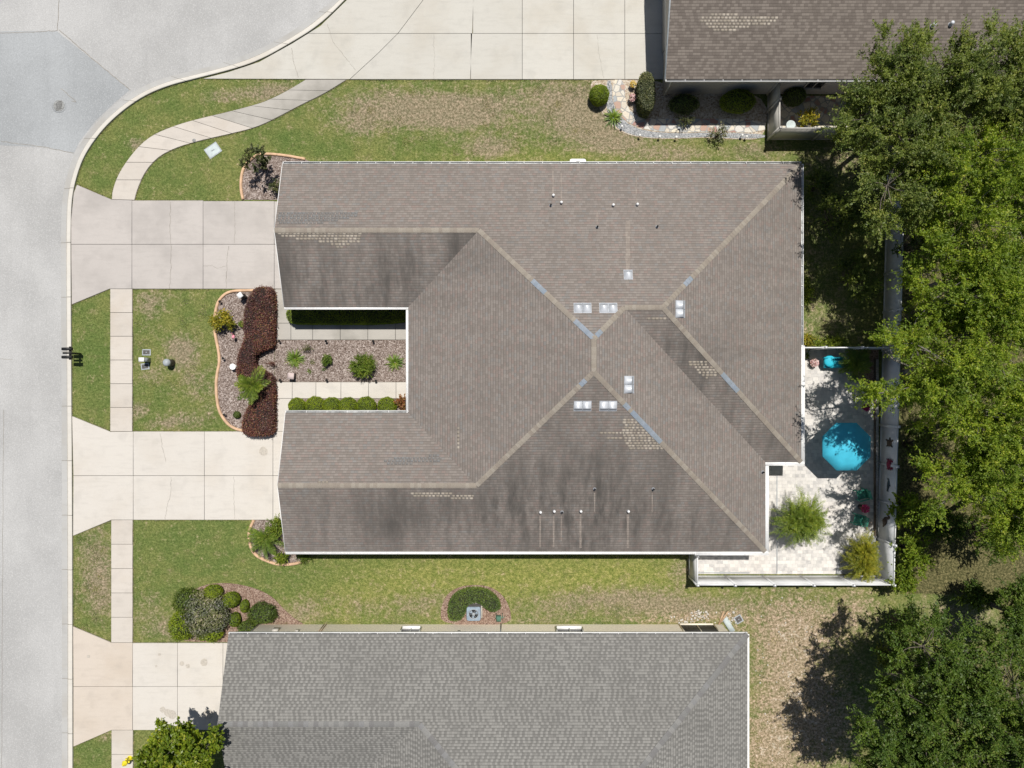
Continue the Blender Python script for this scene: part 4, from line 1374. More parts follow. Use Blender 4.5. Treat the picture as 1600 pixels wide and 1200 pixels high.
FH = 1.83
fz = thing('vinyl_fence', 'white vinyl fence along the bottom of the patio, returning to the house', 'fence', P2(1230, 898) + (0,))
gx0, gx1 = P(1090, 914, FH), P(1397, 914, FH)
y0 = gx0.y
posts_px = [1090, 1148.5, 1210, 1271.5, 1333.5, 1397]
fence_run(fz, (gx0.x, y0, 0), (gx1.x, y0, 0), [(P(x, 914, FH).x - gx0.x) / (gx1.x - gx0.x) for x in posts_px], M['vinyl'], last=False)
wtop = P(1090, 864, FH)
fence_run(fz, (gx0.x, y0, 0), (gx0.x, wtop.y + .25, 0), [0, .8, 1.0], M['vinyl'], first=False)
fe = thing('vinyl_fence', 'long white vinyl privacy fence along the woods, hung with animal ornaments', 'fence', P2(1376, 620) + (0,))
eA = P(1397, 914, FH); eB = P(1414.5, 230, FH)
tl = [(914 - y) / (914 - 230) for y in (914, 852, 790, 729, 667, 606, 545, 483, 421, 360, 298, 230)]
fence_run(fe, (eA.x, eA.y, 0), (eB.x, eB.y, 0), tl, M['vinyl'])
fn = thing('vinyl_fence', 'narrow white vinyl fence between the shaded side yard and the turquoise lounge', 'fence', P2(1310, 546) + (0,))
nA = P(1256, 543, FH); nB = P(1406, 543, FH)
fence_run(fn, (nA.x - .3, nA.y, 0), (nB.x - .1, nA.y, 0), [0, .27, .64, 1.0], M['vinyl'], last=False)
fq = thing('vinyl_fence', 'beige vinyl privacy fence enclosing the neighbour yard at the top right', 'fence', P2(1200, 217) + (0,))
qA = P(1218.5, 200, FH)
qN = P(1222, 128, FH)
qE = P(1490, 200, FH)
fence_run(fq, (qA.x, qA.y, 0), (qA.x, P(0, 148).y, 0), [0, .62, 1.0], M['vinyl_grey'])
fence_run(fq, (qA.x, qA.y, 0), (qE.x, qA.y, 0), [0, .27, .55, .78, 1.0], M['vinyl_grey'], first=False)


# ------------------------------------------------------------------ FOLIAGE
def unit(a):
    return a / (np.linalg.norm(a, axis=-1, keepdims=True) + 1e-9)


def leaves(mb, C, D, ln, wd, rg, mat=0, flat=.0, nrm=None):
    """rhombic leaf quads at centres C along directions D"""
    n = len(C)
    D = unit(D)
    Rn = rg.standard_normal((n, 3)) + (np.array([0, 0, flat]) if nrm is None else nrm * flat)
    side = unit(np.cross(D, Rn))
    ln = np.asarray(ln).reshape(-1, 1) * np.ones((n, 1)); wd = np.asarray(wd).reshape(-1, 1) * np.ones((n, 1))
    up = np.cross(side, D)
    V = np.empty((n, 4, 3))
    V[:, 0] = C - D * ln * .5
    V[:, 1] = C + side * wd * .5 + up * wd * .12
    V[:, 2] = C + D * ln * .5
    V[:, 3] = C - side * wd * .5 + up * wd * .12
    F = np.arange(n * 4).reshape(n, 4)
    mb.add(V.reshape(-1, 3), F, mat)


def tree(name, label, cat, px, py, h, rx, ry, rz, mat, seed, tips=70, twigs=12, per=22, tl=(.5, 1.1), lf=(.12, .055), spread=.75, trunk=None, group=None, bark='bark', lobes=.3, fill=1.8, tr=.16):
    rg = np.random.default_rng(seed)
    C = np.array(P(px, py, h))
    base = np.array(P(*trunk)) if trunk else np.array(P(max(1402, 800 + (px - 800) * .9), 600 + (py - 600) * .9))
    root = thing(name, label, cat, tuple(base), group)
    ph = rg.random(4) * 2 * pi
    def rad(az):
        return 1 + lobes * (.5 * np.sin(2 * az + ph[0]) + .6 * np.sin(3 * az + ph[1]) + .5 * np.sin(5 * az + ph[2]) + .3 * np.sin(8 * az + ph[3]))
    az_ = rg.random(tips) * 2 * pi
    cz = rg.uniform(-.55, 1.0, tips)
    rr = rg.random(tips) ** (1 / fill)
    sz = np.sqrt(1 - np.clip(cz, -1, 1) ** 2)
    hr = sz * rr * rad(az_)
    T = C + np.stack([rx * hr * np.cos(az_), ry * hr * np.sin(az_), rz * cz * rr], 1)
    # trunk and limbs
    mb = MB()
    top = C + np.array((0, 0, -.5 * rz))
    bend = base * .5 + top * .5 + np.array((rg.normal(0, .2), rg.normal(0, .2), 0))
    mb.tube([base, base * .85 + bend * .15, bend, top], [tr * 1.5, tr * 1.1, tr * .9, tr * .7], 8)
    K = 7
    limbs = []
    for k in range(K):
        a = 2 * pi * (k + rg.random() * .6) / K
        e = C + np.array((rx * .62 * cos(a), ry * .62 * sin(a), rz * rg.uniform(-.3, .15)))
        s0 = top * rg.uniform(.75, 1.0) + bend * 0
        t0 = rg.uniform(.35, 1.0); s0 = bend * (1 - t0) + top * t0
        m = s0 * .5 + e * .5 + np.array((0, 0, .1 * rz * rg.random()))
        q = np.array([(1 - t) ** 2 * s0 + 2 * t * (1 - t) * m + t * t * e for t in np.linspace(0, 1, 6)])
        mb.tube(q, np.linspace(tr * .5, tr * .16, 6), 6)
        limbs.append(q)
    LP = np.concatenate(limbs)
    for i in range(tips):
        d = LP - T[i]; j = np.argmin((d ** 2).sum(1) + (d[:, 2] > .3) * .5)
        s0 = LP[j]; m = (s0 + T[i]) / 2 - np.array((0, 0, .1)) + rg.normal(0, .1, 3)
        mb.tube([s0, m, T[i]], [tr * .17, tr * .12, tr * .05], 5, caps=False)
    mb.build('trunk', M[bark], root)
    # leaf sprays
    out = unit(T - (C - np.array((0, 0, .7 * rz))))
    out = unit(out + rg.normal(0, .25, out.shape))
    N = tips * twigs
    o_ = np.repeat(out, twigs, 0); t_ = np.repeat(T, twigs, 0)
    dirs = unit(o_ + rg.normal(0, spread, (N, 3)) * np.array((1, 1, .6)))
    Lt = rg.uniform(tl[0], tl[1], N)
    st = t_ - o_ * rg.uniform(0, .45, (N, 1)) + rg.normal(0, .08, (N, 3))
    tt = rg.random((N, per)) ** .8
    C_ = st[:, None, :] + dirs[:, None, :] * (tt * Lt[:, None])[:, :, None]
    C_[:, :, 2] -= (tt ** 2) * .18 * Lt[:, None]
    C_ = C_ + rg.normal(0, .045, C_.shape)
    D_ = dirs[:, None, :] * .7 + rg.normal(0, .7, C_.shape)
    n = N * per
    mb = MB()
    sc = rg.uniform(.7, 1.35, n)
    leaves(mb, C_.reshape(-1, 3), D_.reshape(-1, 3), lf[0] * sc, lf[1] * sc, rg, 0, 2.0)
    mb.build('crown', M[mat], root)
    return root


# line of trees beyond the back fence and beside the brown neighbour
TR = [  # label, px, py, h, rx, ry, rz, mat, seed, tips
    ('spiky topped green tree overhanging the brown neighbour roof, its leftmost crown', 1398, 150, 7.2, 1.9, 3.1, 2.0, 'leaf_mid', 11, 60),
    ('slim grey green tree reaching furthest left over the beige fence', 1345, 195, 6.6, 1.2, 2.3, 1.6, 'leaf_mid', 25, 34),
    ('broad green tree covering the eave of the brown roof, right of the spiky one', 1500, 130, 7.8, 3.0, 2.6, 2.2, 'leaf_mid', 12, 90),
    ('green tree filling the top right corner over the brown roof', 1598, 165, 8.0, 2.6, 3.2, 2.2, 'leaf_mid', 13, 85),
    ('tree above the hidden end of the long white fence, just below the beige fence', 1425, 265, 7.5, 2.5, 2.5, 2.0, 'leaf_mid', 14, 85),
    ('yellowish green tree at the right edge, between the top right tree and the bright one', 1545, 300, 8.2, 3.2, 2.8, 2.4, 'leaf_bright', 15, 105),
    ('bright feathery tree leaning over the fence beside the shaded side yard', 1505, 440, 7.8, 2.6, 3.0, 2.2, 'leaf_bright', 16, 105),
    ('large bright green tree at the right edge level with the turquoise lounge', 1565, 475, 8.4, 3.0, 3.4, 2.4, 'leaf_bright', 17, 105),
    ('bright feathery tree whose branches reach over the patio fence by the umbrella', 1464, 582, 8.0, 3.1, 2.6, 2.2, 'leaf_bright', 18, 82),
    ('bright green tree at the right edge level with the turquoise umbrella', 1575, 655, 8.4, 2.8, 3.0, 2.3, 'leaf_bright', 19, 95),
    ('bright green tree at the right edge just below the bright row', 1592, 800, 7.2, 1.7, 1.6, 1.7, 'leaf_bright', 26, 50),
    ('bright green tree right of the fence ornaments, lowest of the bright row', 1525, 745, 7.6, 2.4, 1.9, 1.9, 'leaf_bright', 20, 60),
    ('dark oak casting the jagged shadow on the sandy ground at the lower right', 1465, 1060, 7.4, 3.3, 2.6, 2.2, 'leaf_dark', 21, 105),
    ('dark oak at the bottom edge, lower left of the oak group', 1430, 1170, 7.2, 2.9, 2.2, 2.1, 'leaf_dark', 22, 90),
    ('dark oak in the bottom right corner', 1570, 1130, 8.0, 3.1, 3.0, 2.3, 'leaf_dark', 23, 105),
    ('small dark oak at the right edge above the bottom right oak group', 1600, 965, 4.4, 1.6, 2.0, 1.6, 'leaf_dark', 24, 50),
]
for lab, px, py, h, rx, ry, rz, mt, sd_, tips in TR:
    dark = mt == 'leaf_dark'
    tree('oak_tree' if dark else 'broadleaf_tree', lab, 'tree', px, py, h, rx, ry, rz, mt, sd_, tips=tips, twigs=15, per=34,
         tl=(.45, 1.0) if dark else (.5, 1.25), lf=(.115, .052) if dark else (.115, .045), spread=.8 if dark else .62, group='trees beyond the back fence',
         bark='bark_pale' if mt == 'leaf_bright' else 'bark', lobes=.32 if not dark else .25)
tree('broadleaf_tree', 'leafy light green tree beside the third driveway at the bottom left', 'tree', 276, 1190, 4.6, 2.45, 2.1, 1.5, 'leaf_magnolia', 31, tips=140, twigs=12, per=24, tl=(.3, .6), lf=(.16, .09), spread=.9, lobes=.2, tr=.1, trunk=(312, 1168))


# shrubs
def shrub(name, label, px, py, h, rx, ry, mat, seed, tips=26, twigs=9, per=14, tl=(.15, .4), lf=(.09, .045), group=None, spread=.9, cat='shrub', rz=None, core=False, fill=2.2):
    rg = np.random.default_rng(seed)
    rz = rz or h * .5
    C = np.array(P(px, py, h)); C[2] = max(.1, h - rz * .4)
    base = np.array((C[0], C[1], 0.0))
    root = thing(name, label, cat, tuple(base), group)
    az_ = rg.random(tips) * 2 * pi; cz = rg.uniform(-.5, .95, tips); rr = rg.random(tips) ** (1 / fill); sz = np.sqrt(1 - cz ** 2)
    T = C + np.stack([rx * sz * rr * np.cos(az_), ry * sz * rr * np.sin(az_), rz * cz * rr], 1)
    T[:, 2] = np.maximum(T[:, 2], .08)
    mb = MB()
    for i in range(tips):
        m = base * .45 + T[i] * .55 + np.array((0, 0, .05)); mb.tube([base + rg.normal(0, .03, 3) * np.array((1, 1, 0)), m, T[i]], [.02, .014, .006], 5, caps=False)
    mb.build('stems', M['bark'], root)
    N = tips * twigs
    out = unit(T - (C - np.array((0, 0, rz * .8))))
    o_ = np.repeat(out, twigs, 0); t_ = np.repeat(T, twigs, 0)
    dirs = unit(o_ + rg.normal(0, spread, (N, 3)))
    Lt = rg.uniform(tl[0], tl[1], N); tt = rg.random((N, per))
    C_ = t_[:, None, :] + dirs[:, None, :] * (tt * Lt[:, None])[:, :, None] + rg.normal(0, .02, (N, per, 3))
    C_[:, :, 2] = np.maximum(C_[:, :, 2], .05)
    D_ = dirs[:, None, :] + rg.normal(0, .7, C_.shape)
    mb = MB(); sc = rg.uniform(.7, 1.3, N * per)
    leaves(mb, C_.reshape(-1, 3), D_.reshape(-1, 3), lf[0] * sc, lf[1] * sc, rg, 0, 1.0)
    mb.build('foliage', M[mat], root)
    return root


def clipped(name, label, px, py, rx, ry, hgt, mat, seed, dens=1500, lf=(.05, .03), core='core', cat='bush', group=None, hp=None, flatten=.85, shaggy=.03, lump=0.0):
    """ball or dome clipped bush; px,py is where its top half shows"""
    rg = np.random.default_rng(seed)
    c = P(px, py, hp if hp is not None else hgt * .6)
    root = thing(name, label, cat, (c.x, c.y, 0), group)
    mb = MB()
    rzz = hgt * .55; cz = hgt - rzz
    kk = .95 - 1.2 * lump
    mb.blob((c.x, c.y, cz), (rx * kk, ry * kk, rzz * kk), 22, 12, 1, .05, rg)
    mb.tube([(c.x, c.y, 0), (c.x, c.y, cz)], .05, 6, 1)
    n = int(dens * 4 * pi * ((rx * ry + rx * rzz + ry * rzz) / 3))
    d = unit(rg.standard_normal((n, 3)))
    nz = 1 + rg.normal(0, shaggy, (n, 1)) + .04 * np.sin(d[:, :1] * 9 + seed) * np.sin(d[:, 1:2] * 8)
    aa = np.arctan2(d[:, 1], d[:, 0])[:, None]
    nz = nz * (1 + lump * (np.sin(aa * 3 + seed) * .6 + np.sin(aa * 5 + 2 * seed) * .5 + np.sin(aa * 2 + d[:, 2:3] * 5) * .5))
    Cc = np.array((c.x, c.y, cz)) + d * np.array((rx, ry, rzz)) * nz
    k = Cc[:, 2] > .03
    Cc = Cc[k]; d = d[k]
    D = unit(np.cross(d, rg.standard_normal(d.shape))) + d * .5
    sc = rg.uniform(.7, 1.3, len(Cc))
    leaves(mb, Cc, D, lf[0] * sc, lf[1] * sc, rg, 0, 2.0, d)
    mb.build('foliage', [M[mat], M[core]], root)
    return root


def hedge(name, label, poly_px, hgt, mat, core, seed, dens=420, lf=(.07, .04), rough=.06, cat='hedge', rnd_edge=.14, hp=None):
    rg = np.random.default_rng(seed)
    poly = ccw(pp([tuple(p) for p in smooth_path(poly_px, 2, True)], hp if hp is not None else hgt))
    c = np.mean(np.array(poly), axis=0)
    root = thing(name, label, cat, (c[0], c[1], 0))
    mb = MB()
    p1 = inset(poly, .05); p2 = inset(poly, .05 + rnd_edge)
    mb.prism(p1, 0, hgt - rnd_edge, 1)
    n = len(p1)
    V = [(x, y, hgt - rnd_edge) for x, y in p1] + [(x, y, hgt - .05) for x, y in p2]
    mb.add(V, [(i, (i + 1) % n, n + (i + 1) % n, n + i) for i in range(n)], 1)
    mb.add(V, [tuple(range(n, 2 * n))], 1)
    P_ = np.array(poly); lo = P_.min(0); hi = P_.max(0)
    m = int(dens * (hi - lo).prod() * 1.0)
    x = rg.uniform(lo[0], hi[0], m); y = rg.uniform(lo[1], hi[1], m)
    k = inpoly(x, y, poly); x = x[k]; y = y[k]
    # distance to boundary
    A = P_; B = np.roll(P_, -1, 0)
    dmin = np.full(len(x), 9.0)
    for a, b in zip(A, B):
        ab = b - a; t = np.clip(((x - a[0]) * ab[0] + (y - a[1]) * ab[1]) / (ab @ ab + 1e-9), 0, 1)
        dmin = np.minimum(dmin, np.hypot(x - a[0] - t * ab[0], y - a[1] - t * ab[1]))
    drop = np.where(dmin < rnd_edge, rnd_edge - np.sqrt(np.maximum(0, rnd_edge ** 2 - (rnd_edge - dmin) ** 2)), 0)
    bumps = rough * (np.sin(x * 3.1 + seed) * np.sin(y * 2.7) * .5 + np.sin(x * 7.3) * np.sin(y * 6.1 + 1) * .4)
    z = hgt - drop + bumps + rg.normal(0, rough * .5, len(x))
    Cc = [np.stack([x, y, z], 1)]
    # sides
    per = np.linalg.norm(B - A, axis=1)
    ms = int(dens * per.sum() * hgt)
    i = rg.choice(len(A), ms, p=per / per.sum()); t = rg.random((ms, 1))
    q = A[i] * (1 - t) + B[i] * t
    nr = np.stack([(B - A)[i, 1], -(B - A)[i, 0]], 1); nr = nr / (np.linalg.norm(nr, axis=1, keepdims=True) + 1e-9)
    q = q + nr * (rg.normal(-.03, rough * .6, (ms, 1)))
    Cc.append(np.concatenate([q, rg.uniform(.04, hgt - rnd_edge * .5, (ms, 1))], 1))
    Cc = np.concatenate(Cc)
    D = rg.standard_normal(Cc.shape) * np.array((1, 1, .5)); sc = rg.uniform(.7, 1.35, len(Cc))
    leaves(mb, Cc, D, lf[0] * sc, lf[1] * sc, rg, 0, 1.6)
    mb.build('foliage', [M[mat], M[core]], root)
    return root


def fronds(name, label, px, py, h, n, ln, mat, seed, leaflets=26, lw=(.16, .02), arch=.6, upr=(.2, .9), trunk_h=None, cat='palm', group=None, trunk_r=.07, spread_down=0.5, base=None, stems=1):
    """feather leaved palm or cycad: rachis with rows of leaflets"""
    rg = np.random.default_rng(seed)
    c0 = P(px, py, h)
    th = trunk_h if trunk_h is not None else h * .5
    b0 = P(*base) if base else Vector((c0.x, c0.y, 0))
    root = thing(name, label, cat, (b0.x, b0.y, 0), group)
    mt = MB(); ml = MB()
    heads = []
    for s_ in range(stems):
        o = Vector((rg.normal(0, .12), rg.normal(0, .12), 0)) if stems > 1 else Vector((0, 0, 0))
        hd = Vector((c0.x, c0.y, th)) + o * 2
        mt.tube([(b0.x + o.x, b0.y + o.y, 0), ((b0.x + hd.x) / 2, (b0.y + hd.y) / 2, th * .5), tuple(hd)], [trunk_r * 1.2, trunk_r, trunk_r * .9], 8)
        heads.append(np.array(hd))
    for k in range(n):
        hd = heads[k % stems]
        a = 2 * pi * (k * .381966 + .05 * rg.random())
        el = rg.uniform(*upr)
        l = ln * rg.uniform(.8, 1.1)
        t = np.linspace(0, 1, 9)
        r = l * (t * cos(el)); z = l * (t * sin(el) - arch * t ** 2 * (.6 + .5 * rg.random()))
        R_ = hd + np.stack([r * cos(a), r * sin(a), z], 1)
        R_[:, :2] += (np.array((-sin(a), cos(a)))[None] * (t ** 2)[:, None]) * rg.normal(0, .25) * l
        R_[:, 2] = np.maximum(R_[:, 2], .06)
        mt.tube(R_, np.linspace(.012, .004, 9), 4, 1, caps=False)
        tt = np.linspace(.12, 1.0, leaflets)
        Pm = np.stack([np.interp(tt, t, R_[:, j]) for j in range(3)], 1)
        Tg = unit(np.gradient(Pm, axis=0))
        sd_ = unit(np.cross(Tg, np.array((0, 0, 1.0))))
        for sg in (-1, 1):
            d = unit(sd_ * sg * .75 + Tg * .75 + np.array((0, 0, .12)) + rg.normal(0, .1, Tg.shape))
            L_ = lw[0] * (np.sin(np.pi * (tt * .85 + .12)) * .8 + .3) * rg.uniform(.85, 1.15, len(tt))
            leaves(ml, Pm + d * L_[:, None] * .5, d, L_, lw[1], rg, 0, 2.0)
    mt.build('trunk', [M['bark'], M[mat]], root)
    ml.build('fronds', M[mat], root)
    return root


def blades(name, label, px, py, n, ln, wd, mat, seed, cat='plant', up=(.15, 1.2), arch=.5, group=None, h=.25):
    """rosette of arching strap leaves"""
    rg = np.random.default_rng(seed)
    c = P(px, py, h)
    mb = MB(); V = []; F = []
    for k in range(n):
        a = k * 2.39996 + rg.normal(0, .2); el = rg.uniform(*up); l = ln * rg.uniform(.6, 1.1)
        t = np.linspace(0, 1, 6)
        r = .03 + l * t * cos(el); z = .05 + l * (t * sin(el) - arch * t ** 2)
        z = np.maximum(z, .03)
        wv = wd * np.array((.6, 1, 1, .8, .5, .06)) * .5
        b = len(V)
        for i in range(6):
            x, y = r[i] * cos(a), r[i] * sin(a); sx, sy = -sin(a) * wv[i], cos(a) * wv[i]
            V += [(c.x + x - sx, c.y + y - sy, z[i]), (c.x + x + sx, c.y + y + sy, z[i])]
        F += [(b + 2 * i, b + 2 * i + 1, b + 2 * i + 3, b + 2 * i + 2) for i in range(5)]
    mb.add(V, F)
    o = mb.build(name, M[mat], None, Vector((c.x, c.y, 0)))
    o.location = (c.x, c.y, 0)
    return tag(o, label, cat, group)


# burgundy hedge in front of the courtyard
hedge('burgundy_hedge', 'wavy clipped burgundy hedge across the front of the courtyard', [
    (396, 451), (404, 447.5), (418, 448), (424, 454), (425, 466), (425, 500), (425, 534), (422, 542), (413, 545), (401, 549.5), (394.5, 558), (394.5, 568), (400, 577), (410, 581), (420, 586), (425, 596), (425, 630),
    (425, 668), (424, 678), (412, 680.5), (385, 680.5), (377, 676), (377, 662), (382, 645), (391, 626), (384, 606), (371.5, 594), (369, 580), (369, 564), (372, 549), (379, 537), (381.5, 522), (379, 505), (380, 488), (385, 470), (391, 458)],
    .85, 'leaf_burg', 'core_burg', 5, dens=800, lf=(.075, .04), rough=.09)
hedge('boxwood_hedge', 'long dark green hedge in the shade of the courtyard eave', [(447, 484), (446, 492), (448, 500), (454, 505.5), (470, 506.5), (640, 506.5), (640, 484), (630, 478), (460, 478)], .72, 'leaf_clip', 'core', 6, dens=900, lf=(.05, .03), rough=.03)
for k, (x, rr, lab) in enumerate([(463, 13.2, 'first round clipped bush of the courtyard row, nearest the burgundy hedge'), (491.5, 15.5, 'second round bush of the courtyard row, slightly the tallest'),
                                  (517.5, 14, 'third round bush of the courtyard row, merging with its right neighbour'), (543, 14, 'fourth round bush of the courtyard row, between two merged ones'),
                                  (571.5, 15, 'fifth round bush of the courtyard row, before the gap'), (604, 14.5, 'sixth round bush of the courtyard row, standing apart beside the red croton')]):
    clipped('round_bush', lab, x, 634.5, rr / PXM * .985, rr / PXM * .95, .95, 'leaf_clip', 40 + k, group='round bushes along the lower courtyard walk', hp=.6, dens=1800, lf=(.045, .028))
shrub('croton_shrub', 'small reddish croton at the inner end of the courtyard bush row', 628, 630, .8, .27, .27, 'leaf_red', 51, tips=16, lf=(.1, .05))
# courtyard plants
blades('strap_plant', 'green strap leaved plant in the courtyard bed nearest the burgundy hedge', 459, 560, 95, .68, .055, 'leaf_sago', 52, group='strap leaved plants in the courtyard bed')
blades('strap_plant', 'green strap leaved plant in the courtyard bed nearest the front wall', 616, 566, 85, .66, .055, 'leaf_sago', 53, group='strap leaved plants in the courtyard bed')
shrub('round_shrub', 'small round yellow green shrub in the middle of the courtyard bed', 509.5, 563, .45, .24, .24, 'leaf_sago', 54, tips=26, tl=(.08, .18), lf=(.08, .035))
shrub('feathery_shrub', 'large dark green feathery shrub in the courtyard bed', 567, 570, 1.0, .62, .6, 'leaf_sago', 55, tips=70, twigs=9, per=14, tl=(.15, .38), lf=(.12, .022), fill=1.9)
shrub('sparse_plant', 'sparse olive plant above the middle of the courtyard bed', 480, 544, .4, .2, .14, 'leaf_olive', 56, tips=12, twigs=4, per=5, lf=(.07, .03), cat='plant')
blades('low_tuft', 'low tuft right of the first courtyard strap plant', 486, 566, 12, .28, .03, 'leaf_olive', 57, group='low tufts in the courtyard bed')
blades('low_tuft', 'small dark tuft below the first courtyard strap plant', 482, 580, 14, .22, .04, 'leaf_hedge', 58, group='low tufts in the courtyard bed')
blades('low_tuft', 'flat dark tuft below the small yellow green shrub', 505, 577, 14, .2, .04, 'leaf_hedge', 59, group='low tufts in the courtyard bed')
shrub('sparse_plant', 'nearly bare dark twiggy plant in the notch of the burgundy hedge', 422, 568, .5, .26, .26, 'leaf_burg', 60, tips=14, twigs=4, per=4, lf=(.06, .03), cat='plant')
# left bed plants
shrub('croton_shrub', 'yellow and green croton shrub leaning over the terracotta edging', 346, 501, .75, .60, .46, 'leaf_croton', 61, tips=46, twigs=9, per=12, lf=(.1, .05))
fronds('feather_palm', 'small bright feather palm growing through the burgundy hedge', 389, 603, 1.7, 16, 1.1, 'leaf_palm', 62, leaflets=40, lw=(.3, .03), arch=.45, upr=(.15, 1.1), trunk_h=1.35, trunk_r=.06)
clipped('small_bush', 'tiny bright green clipped ball beside the lower end of the burgundy hedge', 370, 648, .2, .2, .4, 'leaf_hedge', 63, hp=.2, dens=2200, lf=(.04, .025))
blades('low_tuft', 'small dark green tuft left of the burgundy hedge below the palm', 372, 622, 14, .22, .04, 'leaf_hedge', 64)
# north-west bed
shrub('open_shrub', 'open twiggy shrub with olive leaves in the bed above the grey driveway', 397, 248, 1.9, .78, .7, 'leaf_olive', 65, tips=34, twigs=5, per=9, tl=(.1, .3), lf=(.14, .075), rz=.45, fill=2.6)
shrub('small_shrub', 'small olive shrub beside the garage corner above the grey driveway', 430, 290, .7, .3, .26, 'leaf_olive', 66, tips=16, twigs=5, per=7, lf=(.1, .05))
# south-west bed
fronds('sago_palm', 'sago palm with long strap fronds in the bed below the pale driveway', 414, 843, .8, 40, 1.25, 'leaf_sago', 67, leaflets=30, lw=(.2, .025), arch=.35, upr=(.1, 1.1), trunk_h=.5, trunk_r=.1)
shrub('leafy_shrub', 'leafy green shrub against the garage corner above the sago palm', 432, 823, .9, .45, .5, 'leaf_palm', 68, tips=30, twigs=7, per=10, lf=(.11, .04))
shrub('leafy_shrub', 'small green shrub at the garage corner below the sago palm', 440, 869, .6, .3, .3, 'leaf_palm', 69, tips=20, lf=(.1, .035))
shrub('leafy_shrub', 'low green shrub under the eave at the end of the terracotta edging', 474, 872, .4, .35, .16, 'leaf_hedge', 70, tips=16, lf=(.08, .03))
# grey neighbour's bed
clipped('large_shrub', 'large rough grey green shrub beside the third driveway', 319, 962, 1.08, 1.12, 1.5, 'leaf_grey', 71, hp=1.0, dens=800, lf=(.11, .06), cat='shrub', shaggy=.12, lump=.13)
clipped('green_shrub', 'green shrub at the upper left of the big grey green shrub', 293, 940, .82, .66, 1.1, 'leaf_hedge', 171, hp=.6, dens=700, lf=(.08, .045), cat='shrub', shaggy=.08, lump=.1)
clipped('green_shrub', 'bright green shrub at the lower left of the big grey green shrub', 283, 978, .66, .82, 1.05, 'leaf_clip', 72, hp=.6, dens=700, lf=(.08, .045), cat='shrub', shaggy=.08, lump=.09)
clipped('green_shrub', 'bright green shrub under the lower right of the big grey green shrub', 326, 990, .72, .48, .95, 'leaf_clip', 73, hp=.6, dens=700, lf=(.08, .045), cat='shrub', shaggy=.08, lump=.09)
clipped('ball_bush', 'clipped ball bush at the top of the big grey green shrub', 331, 927, .5, .42, .95, 'leaf_clip', 74, hp=.6, dens=1500)
clipped('ball_bush', 'clipped ball bush right of the big grey green shrub, the roundest', 360, 938, .46, .42, .9, 'leaf_clip', 75, hp=.55, dens=1500)
clipped('ball_bush', 'small oval bush at the right of the clipped balls', 381, 948, .24, .36, .6, 'leaf_clip', 76, hp=.4, dens=1500)
clipped('ball_bush', 'small pointed bush below the roundest clipped ball', 366, 969, .3, .4, .75, 'leaf_clip', 77, hp=.45, dens=1500)
clipped('mound_shrub', 'dark olive mounded shrub beside the corner of the grey roof', 408, 960, .78, .56, .95, 'leaf_hedge', 78, hp=.6, dens=700, lf=(.08, .045), cat='shrub', shaggy=.08, lump=.07)
clipped('mound_shrub', 'dark shrub tucked between the mounded shrub and the grey roof corner', 385, 982, .5, .4, .75, 'leaf_hedge', 79, hp=.45, dens=700, lf=(.08, .045), cat='shrub', shaggy=.08, lump=.07)
# horseshoe hedge at the air conditioner
hs = [(701, 970), (699, 955), (703, 938), (715, 927), (738, 921), (760, 924), (775, 935), (782, 947), (780, 955), (768, 957), (758, 952), (752, 945), (742, 942), (731, 945), (728, 955), (722, 968), (712, 972)]
hedge('horseshoe_hedge', 'horseshoe shaped green hedge wrapped around the air conditioner', hs, .75, 'leaf_hedge', 'core', 80, dens=800, lf=(.065, .038), rough=.06)
# neighbour bed at top right
clipped('ball_bush', 'bright round clipped bush on the lawn edge beside the flagstone path', 937, 146.5, .55, .55, 1.15, 'leaf_clip', 81, hp=.75, dens=1900, lf=(.045, .028))
blades('strap_plant', 'spiky green strap plant below the round bush at the flagstone path', 959, 182, 100, .72, .055, 'leaf_sago', 82)
hedge('tall_hedge', 'tall narrow clipped shrub at the corner of the brown roofed house', [(1000, 116), (1012, 112), (1022, 122), (1024, 150), (1020, 170), (1010, 174), (1001, 165), (998, 140)], 1.5, 'leaf_olive', 'core', 83, dens=700, cat='shrub', hp=1.3)
clipped('wall_shrub', 'oval shrub half in shade against the brown roofed house', 1156, 154, .98, .62, 1.3, 'leaf_clip', 84, hp=1.0, dens=800, lf=(.06, .036), cat='shrub')
clipped('wall_shrub', 'dark shaded shrub against the brown roofed house, right of its corner', 1070, 160, .8, .5, 1.0, 'leaf_hedge', 85, hp=.7, dens=600, lf=(.07, .04), cat='shrub', shaggy=.08)
clipped('wall_shrub', 'dark round shrub inside the beige fence under the window', 1245, 147, .62, .5, 1.2, 'leaf_hedge', 86, hp=.9, dens=700, lf=(.06, .036), cat='shrub')
shrub('flowering_shrub', 'sparse twiggy flowering shrub on the lawn edge of the grey gravel', 1125, 207, .7, .5, .4, 'leaf_grey', 87, tips=22, twigs=5, per=6, lf=(.09, .05))
shrub('croton_shrub', 'yellow green croton inside the beige fence', 1263, 184, .9, .62, .42, 'leaf_croton', 88, tips=26, twigs=7, per=9, lf=(.11, .05))
shrub('small_shrub', 'small green shrub at the edge of the flagstones in the house shade', 1072, 185, .6, .35, .3, 'leaf_olive', 89, tips=14, twigs=5, per=7, lf=(.09, .05))
